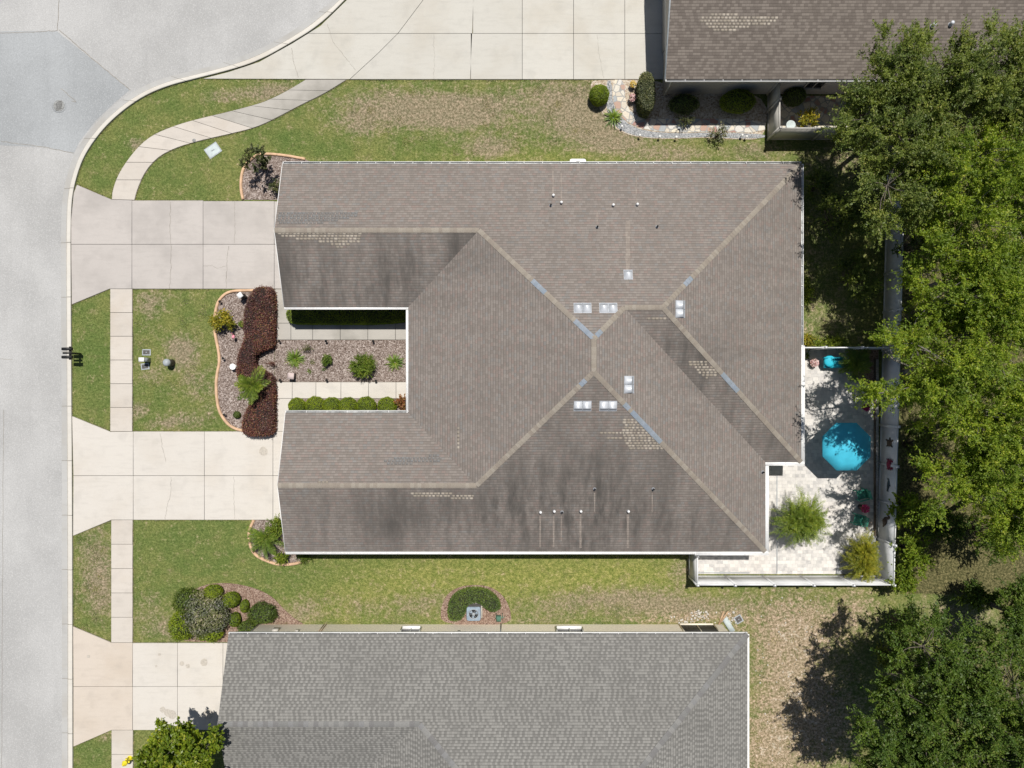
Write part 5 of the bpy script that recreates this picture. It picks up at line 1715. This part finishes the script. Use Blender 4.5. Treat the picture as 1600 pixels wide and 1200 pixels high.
# side yard and understory
shrub('viburnum_shrub', 'large dark shrub in the shaded side yard, upper one', 1325, 335, 2.6, 1.2, 1.3, 'leaf_mid', 90, tips=46, twigs=9, per=18, tl=(.3, .7), lf=(.12, .06), rz=1.3, fill=1.8)
shrub('viburnum_shrub', 'dark shrub in the shaded side yard, at the foot of the fence', 1345, 430, 2.2, .9, 1.2, 'leaf_mid', 91, tips=36, twigs=9, per=18, tl=(.3, .7), lf=(.12, .06), rz=1.1, fill=1.8)
shrub('viburnum_shrub', 'dark shrub near the house corner in the shaded side yard', 1285, 285, 1.6, .6, .8, 'leaf_mid', 92, tips=26, twigs=9, per=14, tl=(.2, .5), lf=(.11, .055), rz=.8, fill=1.8)
shrub('fence_shrub', 'low green shrub along the narrow white fence in the side yard', 1300, 536, .6, 1.1, .25, 'leaf_palm', 93, tips=30, lf=(.09, .04))
shrub('fence_shrub', 'yellow flowering shrub at the house end of the narrow white fence', 1262, 533, .6, .3, .3, 'leaf_croton', 94, tips=18, lf=(.09, .04))
shrub('fence_shrub', 'green shrub against the house wall in the side yard', 1262, 455, .8, .25, .7, 'leaf_palm', 95, tips=22, lf=(.1, .04))
for k, (x, y, h, rx, ry, mt, lab) in enumerate([(1424, 795, 2.2, .8, 1.0, 'leaf_bright', 'dense bush behind the fence ornaments'), (1432, 865, 2.4, .85, 1.1, 'leaf_bright', 'bright leafy bush right of the white fence corner'),
                                                (1412, 905, 1.8, .6, .8, 'leaf_bright', 'bright low bush touching the fence corner'), (1418, 985, 2.0, .9, 1.0, 'leaf_dark', 'shaded bush left of the upper oak'),
                                                (1400, 1030, 1.8, .9, .8, 'leaf_mid', 'bush in the oak shadow below the fence corner'), (1450, 700, 2.4, 1.0, 1.4, 'leaf_mid', 'shaded bush behind the fence beside the umbrella'),
                                                (1440, 380, 2.6, 1.2, 1.6, 'leaf_mid', 'shaded bush behind the fence beside the side yard'), (1435, 520, 2.4, 1.0, 1.6, 'leaf_mid', 'shaded bush behind the fence level with the lounge'),
                                                (1482, 822, 2.0, 1.0, .9, 'leaf_dark', 'dark bush in the shade between the bright leafy bush and the right edge'),
                                                (1560, 840, 2.6, 1.4, 1.5, 'leaf_dark', 'dark bush at the right edge between bright trees and oaks'), (1535, 932, 1.6, 1.1, .6, 'leaf_dark', 'dark low bush on the dry grass above the oaks')]):
    shrub('understory_bush', lab, x, y, h, rx, ry, mt, 100 + k, tips=48, twigs=9, per=18, tl=(.25, .6), lf=(.11, .055), rz=h * .45, group='bushes beyond the back fence', fill=1.8)

# patio plants
fronds('patio_palm', 'bushy feather palm standing on the patio pavers', 1258, 818, 2.5, 230, 1.5, 'leaf_palm', 110, leaflets=26, lw=(.2, .024), arch=.55, upr=(-.1, 1.4), trunk_h=2.1, trunk_r=.05, stems=4)
fronds('corner_palm', 'yellowish bushy palm in the gravel bed at the patio corner', 1356, 880, 1.6, 210, 1.15, 'leaf_palm_y', 111, leaflets=26, lw=(.18, .024), arch=.5, upr=(-.05, 1.4), trunk_h=1.1, trunk_r=.05, stems=3)
fronds('shaded_palm', 'dark shaded palm in the corner bed beside the turquoise lounge', 1350, 574, 1.5, 50, 1.0, 'leaf_sago', 112, leaflets=26, lw=(.24, .025), arch=.5, upr=(-.05, 1.2), trunk_h=1.0, trunk_r=.05, stems=3)
blades('strap_plant', 'green potted strap plant at the house end of the turquoise lounge', 1262, 556, 30, .42, .04, 'leaf_sago', 113)


# ------------------------------------------------------------------ SMALL THINGS
def flowers(mb, c, r, n, rg, mat, size=.05, squash=.6):
    d = unit(rg.standard_normal((n, 3))); d[:, 2] = np.abs(d[:, 2])
    Cc = np.array(c) + d * np.array((r, r, r * squash)) * rg.uniform(.6, 1.05, (n, 1))
    leaves(mb, Cc, rg.standard_normal((n, 3)) * np.array((1, 1, .4)), size, size * .8, rg, mat, 1.5)


def potted(name, label, px, py, h, r, potmat, flmat, seed, pot_h=.35, cat='flower pot', green='leaf_hedge'):
    rg = np.random.default_rng(seed)
    c = P(px, py, h); root = thing(name, label, cat, (c.x, c.y, .05 if px > 1100 else .02))
    z0 = root.location.z
    MB().lathe([(r * .5, 0), (r * .62, pot_h * .5), (r * .75, pot_h), (r * .66, pot_h), (r * .6, pot_h * .85), (0, pot_h * .85)], (c.x, c.y, z0), 18).build('pot', M[potmat], root)
    mb = MB(); flowers(mb, (c.x, c.y, pot_h + z0), r * .95, 160, rg, 0, .06)
    mb.build('leaves', M[green], root)
    if flmat:
        mb = MB(); flowers(mb, (c.x, c.y, pot_h + .05 + z0), r, 240, rg, 0, .055, .7); mb.build('flowers', M[flmat], root)
    return root


potted('flower_pot', 'bright pink flowers in a tall pot between the two green chairs', 1353, 795, .75, .27, 'black', 'fl_pink', 120, .55)
potted('flower_pot', 'magenta flowers in a pot in the tree shade above the umbrella', 1354.5, 636.5, .45, .22, 'pot_clay', 'fl_mag', 121, .3)
potted('flower_pot', 'pale pink flowers in a pot beside the turquoise lounge', 1273, 567, .4, .25, 'pot_clay', 'fl_pale', 122, .28)
potted('flower_pot', 'pink and white flowering pot on the gravel beside the flagstone path', 988.5, 152, .45, .24, 'stone_pink', 'fl_pale', 123, .35)
potted('flower_pot', 'yellow and white flowering pot at the driveway end of the flagstone path', 989, 131, .4, .2, 'stone', 'fl_yellow', 124, .3)
potted('plant_pot', 'yellow glazed pot of green leaves half under the burgundy hedge', 377, 506, .35, .2, 'pot_yellow', None, 125, .3, 'plant pot', 'leaf_palm')

# patio umbrella
uc = P(1323.5, 698, 2.1)
um = thing('patio_umbrella', 'turquoise octagonal patio umbrella, partly in tree shade', 'umbrella', (uc.x, uc.y, .05))
ur = 40.3 * (H - 2.1) / H / PXM
mb = MB()
rings = [(0.0, 2.62), (.33, 2.50), (.67, 2.33), (1.0, 2.08), (1.0, 1.97)]
V = []; NS = 8
for f, z in rings:
    for k in range(NS * 4):
        a = pi / 8 + 2 * pi * k / (NS * 4)
        sub = (k % 4) / 4
        rr = ur * f * (cos(pi / 8) / cos((sub - .5) * 2 * pi / 8))
        sag = .012 * f * (1 - abs(sub - .5) * 2)
        V.append((uc.x + rr * cos(a), uc.y + rr * sin(a), z - sag))
nn = NS * 4
F = [(i * nn + k, i * nn + (k + 1) % nn, (i + 1) * nn + (k + 1) % nn, (i + 1) * nn + k) for i in range(len(rings) - 1) for k in range(nn)]
mb.add(V, [f[::-1] for f in F])
mb.build('canopy', M['turq'], um)
MB().lathe([(.05, 2.6), (.045, 2.68), (0, 2.72)], (uc.x, uc.y, 0), 10).build('finial', M['turq'], um)
MB().tube([(uc.x, uc.y, .1), (uc.x, uc.y, 2.58)], .022, 10).build('pole', M['white'], um)
MB().lathe([(.27, .05), (.27, .1), (.2, .14), (.06, .18), (.05, .35), (0, .35)], (uc.x, uc.y, 0), 20).build('base', M['darkbox'], um)
for k in range(8):
    a = pi / 8 + 2 * pi * k / 8
    MB().tube([(uc.x + .05 * cos(a), uc.y + .05 * sin(a), 2.52), (uc.x + ur * .97 * cos(a), uc.y + ur * .97 * sin(a), 2.04)], .01, 5).build('rib', M['grey_metal'], um)


# green resin chairs
def chair(label, px, py, rz):
    c = P(px, py, .45)
    root = thing('garden_chair', label, 'chair', (c.x, c.y, .05), 'green patio chairs')
    ca, sa = cos(rz), sin(rz)
    def w(a, b, z): return (c.x + a * ca - b * sa, c.y + a * sa + b * ca, z + .05)
    def bx(mb, a, b, z, sx, sy, sz): mb.box(w(a, b, z), (sx, sy, sz), rz)
    mb = MB()
    for k in range(6): bx(mb, -.22 + k * .088, 0, .40, .072, .5, .025)
    mb.build('seat', M['green_chair'], root)
    mb = MB()
    for k in range(5): bx(mb, .27 + .0, -.2 + k * .1, .66, .03, .082, .5)
    bx(mb, .275, 0, .93, .035, .52, .05)
    mb.build('backrest', M['green_chair'], root)
    for s_ in (-1, 1):
        mb = MB(); bx(mb, .0, s_ * .29, .62, .56, .07, .03); bx(mb, -.24, s_ * .29, .5, .05, .05, .22); mb.build('armrest', M['green_chair'], root)
        for t in (-1, 1):
            mb = MB(); bx(mb, t * .23, s_ * .27, .2, .05, .05, .4); mb.build('leg', M['green_chair'], root)
    return root


chair('green slatted patio chair in the sun below the pink flowers', 1341.5, 812, radians(-14))
chair('green slatted patio chair in tree shade above the pink flowers', 1346.5, 773, radians(14))
tc = P(1356.5, 817, .45)
st = thing('side_table', 'small round wire side table beside the sunlit green chair', 'table', (tc.x, tc.y, .05))
mb = MB()
for r in (.09, .16, .23):
    mb.tube([(tc.x + r * cos(t), tc.y + r * sin(t), .5) for t in np.linspace(0, 2 * pi, 25)], .012, 5)
for k in range(6):
    a = pi * k / 3; mb.tube([(tc.x, tc.y, .5), (tc.x + .23 * cos(a), tc.y + .23 * sin(a), .5)], .008, 5)
mb.build('tabletop', M['wicker'], st)
for k in range(3):
    a = 2 * pi * k / 3; MB().tube([(tc.x + .2 * cos(a), tc.y + .2 * sin(a), .5), (tc.x + .23 * cos(a), tc.y + .23 * sin(a), .05)], .012, 6).build('leg', M['wicker'], st)

# turquoise lounge
lc = P(1301, 566, .5)
lg = thing('lounge_chair', 'small turquoise cushioned lounge against the narrow white fence', 'lounge chair', (lc.x, lc.y, .05))
mb = MB(); mb.box((lc.x + .08, lc.y - .05, .45), (1.1, .54, .14)); mb.blob((lc.x + .14, lc.y - .05, .5), (.54, .28, .07), 16, 8); mb.build('seat', M['turq2'], lg)
mb = MB(); mb.blob((lc.x - .26, lc.y + .06, .68), (.32, .34, .14), 16, 10); mb.box((lc.x - .0, lc.y + .24, .62), (1.12, .1, .34)); mb.build('backrest', M['turq2'], lg)
for a in (-1, 1):
    for b in (-1, 1):
        MB().tube([(lc.x + .06 + a * .4, lc.y - .03 + b * .2, .05), (lc.x + .06 + a * .4, lc.y - .03 + b * .2, .4)], .018, 6).build('leg', M['white'], lg)

# ornaments hung on the long fence
def ell(cx, cy, a, b, rot=0, n=18):
    return [(cx + a * cos(t) * cos(rot) - b * sin(t) * sin(rot), cy + a * cos(t) * sin(rot) + b * sin(t) * cos(rot)) for t in np.linspace(0, 2 * pi, n + 1)[:-1]]


def wall_art(name, label, py, z, shapes, mat):
    """flat cut metal shape facing the patio: shapes in (along the fence, up) metres"""
    t = (914 - py) / (914 - 230)
    x = eA.x + (eB.x - eA.x) * t - .03; y = eA.y + (eB.y - eA.y) * t
    mb = MB()
    for i, (poly, th) in enumerate(shapes):
        poly = ccw(poly); n = len(poly)
        x0 = x - .012; x1 = x - th - .012 - .001 * i
        V = [(x0, y + a, z + b * 1.35) for a, b in poly] + [(x1, y + a, z + b * 1.35) for a, b in poly]
        mb.add(V, [tuple(range(n, 2 * n))[::-1], tuple(range(n))] + [(i_, n + i_, n + (i_ + 1) % n, (i_ + 1) % n) for i_ in range(n)])
    o = mb.build(name, M[mat], None, Vector((x, y, z))); o.location = (x, y, z)
    return tag(o, label, 'wall ornament', 'ornaments hung on the long white fence')


wall_art('turtle_ornament', 'brown metal turtle ornament, the topmost on the long white fence', 694, 1.1, [(ell(0, 0, .2, .16), .05), (ell(.25, .03, .07, .05), .03), (ell(.13, .17, .05, .13, -.5), .025), (ell(.13, -.17, .05, .13, .5), .025), (ell(-.16, .15, .04, .1, .6), .025), (ell(-.16, -.15, .04, .1, -.6), .025)], 'art_brown')
wall_art('crab_ornament', 'dark red crab ornament on the long white fence', 728, 1.1, [(ell(0, 0, .22, .15), .05)] + [(ell(s_ * .24, -.02 + .1 * k, .09, .025, s_ * (.5 * k - .3)), .02) for s_ in (-1, 1) for k in (-1, 0, 1)] + [(ell(s_ * .2, .2, .06, .09, s_ * .5), .03) for s_ in (-1, 1)], 'art_red')
wall_art('dolphin_ornament', 'slim teal leaping dolphin ornament on the long white fence', 761, 1.05, [(ell(0, .03, .28, .07, .12), .04), (ell(.32, .02, .08, .03, -.3), .03), (ell(-.3, -.04, .1, .03, .7), .02), (ell(-.3, -.04, .1, .03, -.5), .02), (ell(0, .12, .03, .08, .5), .02)], 'art_teal')
wall_art('heron_ornament', 'brown pelican shaped ornament, the lowest on the long white fence', 820, .85, [(ell(0, 0, .27, .13, .3), .05), (ell(.22, .17, .06, .12, .2), .03), (ell(.3, .3, .09, .06), .03), (ell(.4, .22, .12, .03, -.7), .03), (ell(-.25, -.1, .12, .05, .4), .03), (ell(-.02, -.17, .02, .1), .02), (ell(.07, -.17, .02, .1), .02)], 'art_brown')

# mailboxes at the curb
pc = P(127, 553)
mbx = thing('twin_mailbox', 'pair of black mailboxes sharing one post at the curb', 'mailbox', (pc.x, pc.y, .1))
MB().box((pc.x, pc.y, .58), (.1, .1, 1.0)).build('post', M['black'], mbx)
mb = MB(); mb.box((pc.x, pc.y, 1.0), (.09, .75, .09)); mb.box((pc.x - .1, pc.y + .0, 1.1), (.5, .1, .06)); mb.build('crossbar', M['black'], mbx)
for s_ in (-1, 1):
    mb = MB(); q = []
    yy = pc.y + s_ * .23
    prof = [(-.085, 0), (.085, 0), (.085, .12), (.06, .19), (0, .215), (-.06, .19), (-.085, .12)]
    n = len(prof)
    V = [(pc.x - .33, yy + a, 1.05 + b) for a, b in prof] + [(pc.x + .2, yy + a, 1.05 + b) for a, b in prof]
    mb.add(V, [tuple(range(n)), tuple(range(n, 2 * n))[::-1]] + [(i, n + i, n + (i + 1) % n, (i + 1) % n) for i in range(n)])
    o = mb.build('mailbox', M['black'], mbx)
    MB().box((pc.x - .345, yy, 1.14), (.02, .15, .17)).build('door', M['darkbox'], o)

# utility boxes on the front lawn
def flat_lid(name, label, px, py, sx, sy, rz, mat, cat='utility cover', z=.03, round_=False, group=None):
    c = P(px, py)
    mb = MB()
    if round_:
        mb.lathe([(sx / 2, 0), (sx / 2, z), (sx / 2 - .03, z + .006), (sx / 2 - .05, z - .003), (0, z)], (c.x, c.y, 0), 24)
    else:
        pts = [(c.x + a * cos(rz) - b * sin(rz), c.y + a * sin(rz) + b * cos(rz)) for a, b in ((-sx / 2, -sy / 2), (sx / 2, -sy / 2), (sx / 2, sy / 2), (-sx / 2, sy / 2))]
        mb.prism(inset(pts, -.05), 0, z * .7, 1)
        mb.prism(pts, 0, z, 0, .01)
        mb.box((c.x, c.y, z + .006), (sx * .25, .05, .012), rz, 1)
    o = mb.build(name, [M[mat], M['grey_metal']], None, Vector((c.x, c.y, 0))); o.location = (c.x, c.y, 0)
    return tag(o, label, cat, group)


flat_lid('utility_cover', 'dark rectangular ground cover above the white pedestal on the front lawn', 229, 550.5, .4, .26, 0, 'darkbox')
flat_lid('utility_cover', 'dark rounded ground cover below the white pedestal on the front lawn', 227, 572.5, .38, .27, .12, 'darkbox')
flat_lid('utility_cover', 'pale square concrete utility cover on the lawn beside the curved sidewalk', 333, 235, .74, .56, radians(35), 'lid')
flat_lid('utility_cover', 'small dark square cover on the sandy ground near the grey roof corner', 1154, 967.5, .34, .34, radians(30), 'darkbox')
flat_lid('valve_cover', 'small round valve cover on the curved sidewalk', 304, 220, .2, .2, 0, 'iron', round_=True, z=.07)
mh = P(92.5, 165.5)
mb = MB().lathe([(.33, 0), (.33, .018), (.3, .022), (0, .022)], (mh.x, mh.y, 0), 28)
mb.lathe([(.41, 0), (.41, .016), (.34, .018)], (mh.x, mh.y, 0), 28, 2)
for k in range(-3, 4): mb.box((mh.x, mh.y + k * .07, .025), (.4, .02, .008), .4, 1)
tag(mb.build('manhole_cover', [M['iron'], M['darkbox'], M['road_patch']]), 'round grey manhole cover in the bluish road patch', 'manhole')
c = P(232, 562.5)
pd = thing('utility_pedestal', 'slim utility pedestal with a white top on the front lawn', 'utility box', (c.x, c.y, 0))
MB().box((c.x, c.y, .36), (.3, .22, .72)).build('body', M['grey_metal'], pd)
MB().box((c.x, c.y, .755), (.33, .25, .07), 0, 0, .9).build('lid', M['white'], pd)
c = P(269, 567)
pd = thing('utility_pedestal', 'round topped grey utility pedestal right of the white topped one', 'utility box', (c.x, c.y, 0))
MB().lathe([(.2, 0), (.2, .5), (.19, .56)], (c.x, c.y, 0), 18).build('body', M['darkbox'], pd)
MB().lathe([(.215, .56), (.215, .66), (.17, .74), (.08, .78), (0, .79)], (c.x, c.y, 0), 18).build('dome', M['grey_metal'], pd)

# yellow hydrant
c = P(204, 1184)
hy = thing('fire_hydrant', 'yellow fire hydrant half hidden under the light green tree', 'hydrant', (c.x, c.y, .05))
mb = MB().lathe([(.16, .05), (.16, .1), (.11, .12), (.11, .55), (.15, .57), (.15, .62), (.11, .64), (.09, .75), (.03, .78), (.03, .83), (0, .83)], (c.x, c.y, 0), 16)
mb.build('barrel', M['hydrant'], hy)
for a in (0, pi / 2, pi):
    MB().tube([(c.x + .08 * cos(a), c.y + .08 * sin(a), .45), (c.x + .2 * cos(a), c.y + .2 * sin(a), .45)], .055, 10).build('nozzle', M['hydrant'], hy)

# white topped pedestals in the front bed
def pedestal(label, px, py, h, sz, rz, topm):
    c = P(px, py, h)
    r = thing('garden_pedestal', label, 'garden ornament', (c.x, c.y, .02))
    MB().box((c.x, c.y, h / 2), (sz * .8, sz * .8, h), rz).build('column', M['black'], r)
    MB().box((c.x, c.y, h + .02), (sz, sz, .05), rz).build('cap', M[topm], r)


pedestal('square white capped pedestal at the top of the burgundy hedge, turned diagonally', 375, 461.5, .75, .29, radians(38), 'white')
pedestal('square pinkish white capped pedestal in the courtyard bed near the lower walk', 454.5, 587.5, .5, .36, radians(-4), 'stone_pink')

# white bird bath
c = P(364, 573, .35)
bb = thing('bird_bath', 'white bird bath half under the burgundy hedge', 'bird bath', (c.x, c.y, .02))
MB().lathe([(.14, 0), (.07, .06), (.06, .28), (.1, .32)], (c.x, c.y, 0), 16).build('stand', M['white'], bb)
MB().lathe([(.08, .3), (.15, .36), (.18, .41), (.15, .41), (.09, .37), (0, .36)], (c.x, c.y, 0), 22).build('bowl', M['white'], bb)
c = P(1235, 196, .5)
bb = thing('bird_bath', 'pale bluish bird bath in the corner of the beige fence', 'bird bath', (c.x, c.y, .02))
MB().lathe([(.16, 0), (.07, .08), (.06, .42), (.1, .46)], (c.x, c.y, 0), 16).build('stand', M['lid'], bb)
MB().lathe([(.08, .45), (.24, .52), (.27, .58), (.24, .58), (.14, .53), (0, .52)], (c.x, c.y, 0), 22).build('bowl', M['lid'], bb)

# plastic flamingo
c = P(364.5, 526, .5)
fl = thing('lawn_flamingo', 'small pink flamingo ornament in the mulch left of the burgundy hedge', 'garden ornament', (c.x, c.y, .02))
mb = MB(); mb.blob((c.x, c.y, .5), (.09, .12, .08), 12, 8); mb.tube([(c.x, c.y + .1, .53), (c.x, c.y + .17, .62), (c.x, c.y + .14, .75), (c.x, c.y + .2, .78)], [.03, .022, .02, .02], 8); mb.build('body', M['pink'], fl)
for s_ in (-1, 1): MB().tube([(c.x + .02 * s_, c.y, .02), (c.x + .02 * s_, c.y, .45)], .006, 5).build('leg', M['black'], fl)

# path lights
def light(label, px, py, white=False):
    c = P(px, py, .35)
    r = thing('path_light', label, 'garden light', (c.x, c.y, .02), 'small garden lights in the beds')
    MB().tube([(c.x, c.y, .02), (c.x, c.y, .32)], .012, 6).build('stake', M['black'], r)
    MB().lathe([(.03, .22), (.045, .3), (.075, .34), (.05, .38), (0, .4)], (c.x, c.y, 0), 12).build('lamp', M['white' if white else 'black'], r)


for lab, x, y in (('small black path light inside the terracotta edging, above the croton', 343, 471), ('small black path light at the edging just below the croton', 333.5, 508), ('small black path light inside the edging left of the bird bath', 348, 560),
                  ('small black path light inside the lower curve of the edging', 350, 648), ('black path light on the upper courtyard walk nearest the burgundy hedge', 436, 533), ('black path light on the upper courtyard walk, the middle one', 509, 533),
                  ('black path light on the upper courtyard walk nearest the front wall', 583, 533), ('black path light on the lower courtyard walk nearest the burgundy hedge', 437, 594), ('black path light on the lower courtyard walk, the middle one', 510, 594),
                  ('black path light on the lower courtyard walk beside the feathery shrub', 587, 595)):
    light(lab, x, y)
for lab, x, y in (('white path light on the grey gravel nearest the strap plant', 972, 197), ('white path light on the grey gravel, second from the strap plant', 1000, 211), ('white path light on the grey gravel, third from the strap plant', 1031, 213),
                  ('white path light on the grey gravel nearest the flowering shrub', 1057, 214), ('white path light between the flowering shrub and the beige fence', 1160, 211), ('white path light on the gravel closest to the beige fence', 1167, 213)):
    light(lab, x, y, True)

# air conditioners
def ac(label, px, py, h, sz, body, top):
    c = P(px, py, h)
    r = thing('air_conditioner', label, 'air conditioner', (c.x, c.y, .02))
    s_ = sz / 2
    def rr(k, rad):
        out = []
        for cx, cy, a0 in ((1, 1, 0), (-1, 1, pi / 2), (-1, -1, pi), (1, -1, 3 * pi / 2)):
            for t in np.linspace(0, pi / 2, 5): out.append((c.x + cx * (s_ * k - rad) + rad * cos(a0 + t), c.y + cy * (s_ * k - rad) + rad * sin(a0 + t)))
        return out
    MB().box((c.x, c.y, .05), (sz * 1.2, sz * 1.2, .1)).build('pad', M['stone'], r)
    mb = MB(); mb.prism(rr(.97, .1), .1, h - .04, 0)
    for k in range(12): mb.prism(rr(1.0, .1), .14 + k * (h - .24) / 12, .14 + k * (h - .24) / 12 + .02, 0)
    mb.build('body', M[body], r)
    t = MB(); t.prism(rr(1.03, .12), h - .04, h, 0, .02)
    tp = t.build('top', M[top], r)
    g = MB()
    g.lathe([(s_ * .74, h + .001), (s_ * .74, h + .02), (s_ * .68, h + .025), (s_ * .66, h + .002)], (c.x, c.y, 0), 28, 0)
    g.lathe([(s_ * .66, h + .004), (0, h + .004)], (c.x, c.y, 0), 28, 1)
    for k in range(3): g.tube([(c.x + q * s_ * .64 * cos(k * pi / 3), c.y + q * s_ * .64 * sin(k * pi / 3), h + .03) for q in (-1, 1)], .008, 5, 0)
    for rad in (.2, .35, .5): g.tube([(c.x + rad * s_ * 1.25 * cos(t_), c.y + rad * s_ * 1.25 * sin(t_), h + .028) for t_ in np.linspace(0, 2 * pi, 25)], .006, 4, 0)
    g.lathe([(s_ * .22, h + .006), (s_ * .22, h + .035), (0, h + .04)], (c.x, c.y, 0), 16, 0)
    for k in range(3):
        a = 2 * pi * k / 3 + .4
        g.add([(c.x + s_ * .15 * cos(a), c.y + s_ * .15 * sin(a), h + .012), (c.x + s_ * .62 * cos(a - .35), c.y + s_ * .62 * sin(a - .35), h + .008), (c.x + s_ * .62 * cos(a + .35), c.y + s_ * .62 * sin(a + .35), h + .02)], [(0, 1, 2)], 2)
    g.build('fan', [M['grey_metal' if top != 'white' else 'darkbox'], M['darkbox'], M['bluegrey']], r)


ac('blue grey air conditioner inside the horseshoe hedge', 740, 959.5, .8, .78, 'darkbox', 'bluegrey')
ac('white air conditioner half hidden under the upper eave of the duplex', 903, 260.5, .8, .9, 'white', 'white')
# hose reel
c = P(780, 966, .4)
hr = thing('hose_reel', 'green hose reel against the wall right of the air conditioner', 'hose reel', (c.x, c.y, 0))
mb = MB()
for k in range(5): mb.tube([(c.x - .12 + k * .05, c.y + .17 * cos(t), .42 + .17 * sin(t)) for t in np.linspace(0, 2 * pi, 17)], .022, 6)
mb.build('hose', M['hose'], hr)
mb = MB()
for s_ in (-1, 1): mb.tube([(c.x + s_ * .18, c.y + .18, .03), (c.x + s_ * .18, c.y, .46), (c.x + s_ * .18, c.y - .18, .03)], .018, 6)
mb.tube([(c.x - .2, c.y, .44), (c.x + .35, c.y + .12, .5)], .016, 6)
mb.build('frame', M['hose'], hr)
# downspout splash block, planks and stones at the grey house corner
c = P(1138, 976)
mb = MB().box((c.x, c.y, .05), (.3, .9, .1), radians(32))
tag(mb.build('splash_block', M['lid']), 'pale bluish slab lying at the corner of the grey roofed house', 'slab')
for k, (x, y, a, l) in enumerate(((1126.5, 966, 70, .9), (1131, 963, 55, .8))):
    c = P(x, y)
    mb = MB().box((c.x, c.y, .05 + .05 * k), (l, .1, .05), radians(a))
    tag(mb.build('wood_plank', M['wood']), ('bare wooden plank on the ground beside the screened window, left of two', 'bare wooden plank on the ground near the small dark cover, right of two')[k], 'plank', 'wooden planks by the grey roofed house')


def rock(mb, c, r, rg):
    n = 9; V = []; F = []
    mb.blob((c[0], c[1], r * .35), (r * rg.uniform(.8, 1.2), r * rg.uniform(.8, 1.2), r * .6), 8, 5, 0, .35, rg)


rg = np.random.default_rng(5)
mb = MB()
for k in range(110):
    if k < 45: x, y = rg.normal(1095, 9), rg.normal(961, 4)
    elif k < 70: x, y = rg.normal(1068, 10), rg.normal(968, 3)
    else: x, y = rg.normal(1136, 6), rg.normal(966, 6)
    c = P(x, min(y, 973)); rock(mb, (c.x, c.y), rg.uniform(.025, .07), rg)
tag(mb.build('white_stones', M['stone']), kind='stuff')
mb = MB()
for k in range(90):
    x, y = rg.uniform(1180, 1300), rg.uniform(930, 1190)
    c = P(x, y); rock(mb, (c.x, c.y), rg.uniform(.02, .05), rg)
tag(mb.build('scattered_stones', M['stone']), kind='stuff')


# ------------------------------------------------------------------ grass creeping over the hard edges, tufts and weeds
M['grass'] = leafmat('grass_blades', (.19, .22, .07), (.33, .33, .13), .3, (.45, .38, .27), .8, ny=.3)


def blades_at(XY, n, spread, rg, ln=(.03, .075)):
    B_ = np.repeat(XY, n, 0) + rg.normal(0, spread, (len(XY) * n, 2))
    m = len(B_); l = rg.uniform(ln[0], ln[1], m)
    d = rg.standard_normal((m, 3)); d[:, 2] = np.abs(d[:, 2]) * .8 + .25; d = unit(d)
    C_ = np.concatenate([B_, np.zeros((m, 1))], 1) + d * (l * .5)[:, None]
    C_[:, 2] = np.maximum(C_[:, 2], .02)
    return C_, d, l


rg = np.random.default_rng(77)
lines_ = [[tuple(p) for p in curb_lawn[::4]], [tuple(p) for p in so], [tuple(p) for p in si], [(207.5, 313), (377, 315)], [(208, 452), (355, 453)], [(209, 673.5), (365, 674)], [(209, 812.5), (392, 812.5)], [(209, 1003), (280, 1003.5)],
          [(545, 125.5), (930, 125.5)], [(173, 452), (173, 673)], [(208, 452), (208, 673)], [(174.5, 813), (174.5, 1003)], [(208.5, 813), (208.5, 1003)], [(175, 1141), (175, 1200)], [(209, 1141), (209, 1200)],
          [(116, 303), (121, 288), (175, 312)], [(172, 452), (113, 476)], [(114, 650), (174, 674)], [(175, 813), (115, 837)], [(115, 978), (175, 1003)], [(175, 1141), (115, 1166)], edge_main, edge_nw, edge_sw,
          [(1077, 898), (1372, 898)], [(405, 973.5), (690, 973.5)], [(800, 973.5), (1120, 973.5)], [(330, 123.5), (477, 124)]]
pts = []
for ln_ in lines_:
    a = np.array([P2(*p) for p in ln_]); L_ = np.linalg.norm(np.diff(a, axis=0), axis=1).sum()
    q = resample(a, max(4, int(L_ * 16)))
    keep = rg.random(len(q)) < .25 + .75 * (np.sin(np.arange(len(q)) * .11 + rg.random() * 6) > -.2)
    pts.append(q[keep])
C1, D1, L1 = blades_at(np.concatenate(pts), 9, .028, rg, (.05, .11))
tuft = []
for x0, y0, x1, y1, n in ((118, 830, 172, 985, 60), (550, 130, 920, 245, 90), (480, 920, 690, 970, 40), (800, 915, 1110, 968, 70), (1172, 925, 1385, 1195, 120), (215, 460, 335, 665, 40), (1262, 430, 1370, 535, 25), (1150, 222, 1250, 250, 14)):
    tuft.append(np.stack([rg.uniform(x0, x1, n), rg.uniform(y0, y1, n)], 1))
tuft = np.concatenate(tuft)
tuft = np.array([P2(*p) for p in tuft])
C2, D2, L2 = blades_at(tuft[::2], 60, .13, rg, (.05, .11))
mb = MB()
leaves(mb, C1, D1, L1, L1 * .22, rg, 0, 1.0)
leaves(mb, C2, D2, L2, L2 * .25, rg, 0, 1.5)
tag(mb.build('grass', M['grass']), 'ragged grass and weed tufts along the paving edges and in the thin lawn', 'grass', kind='stuff')
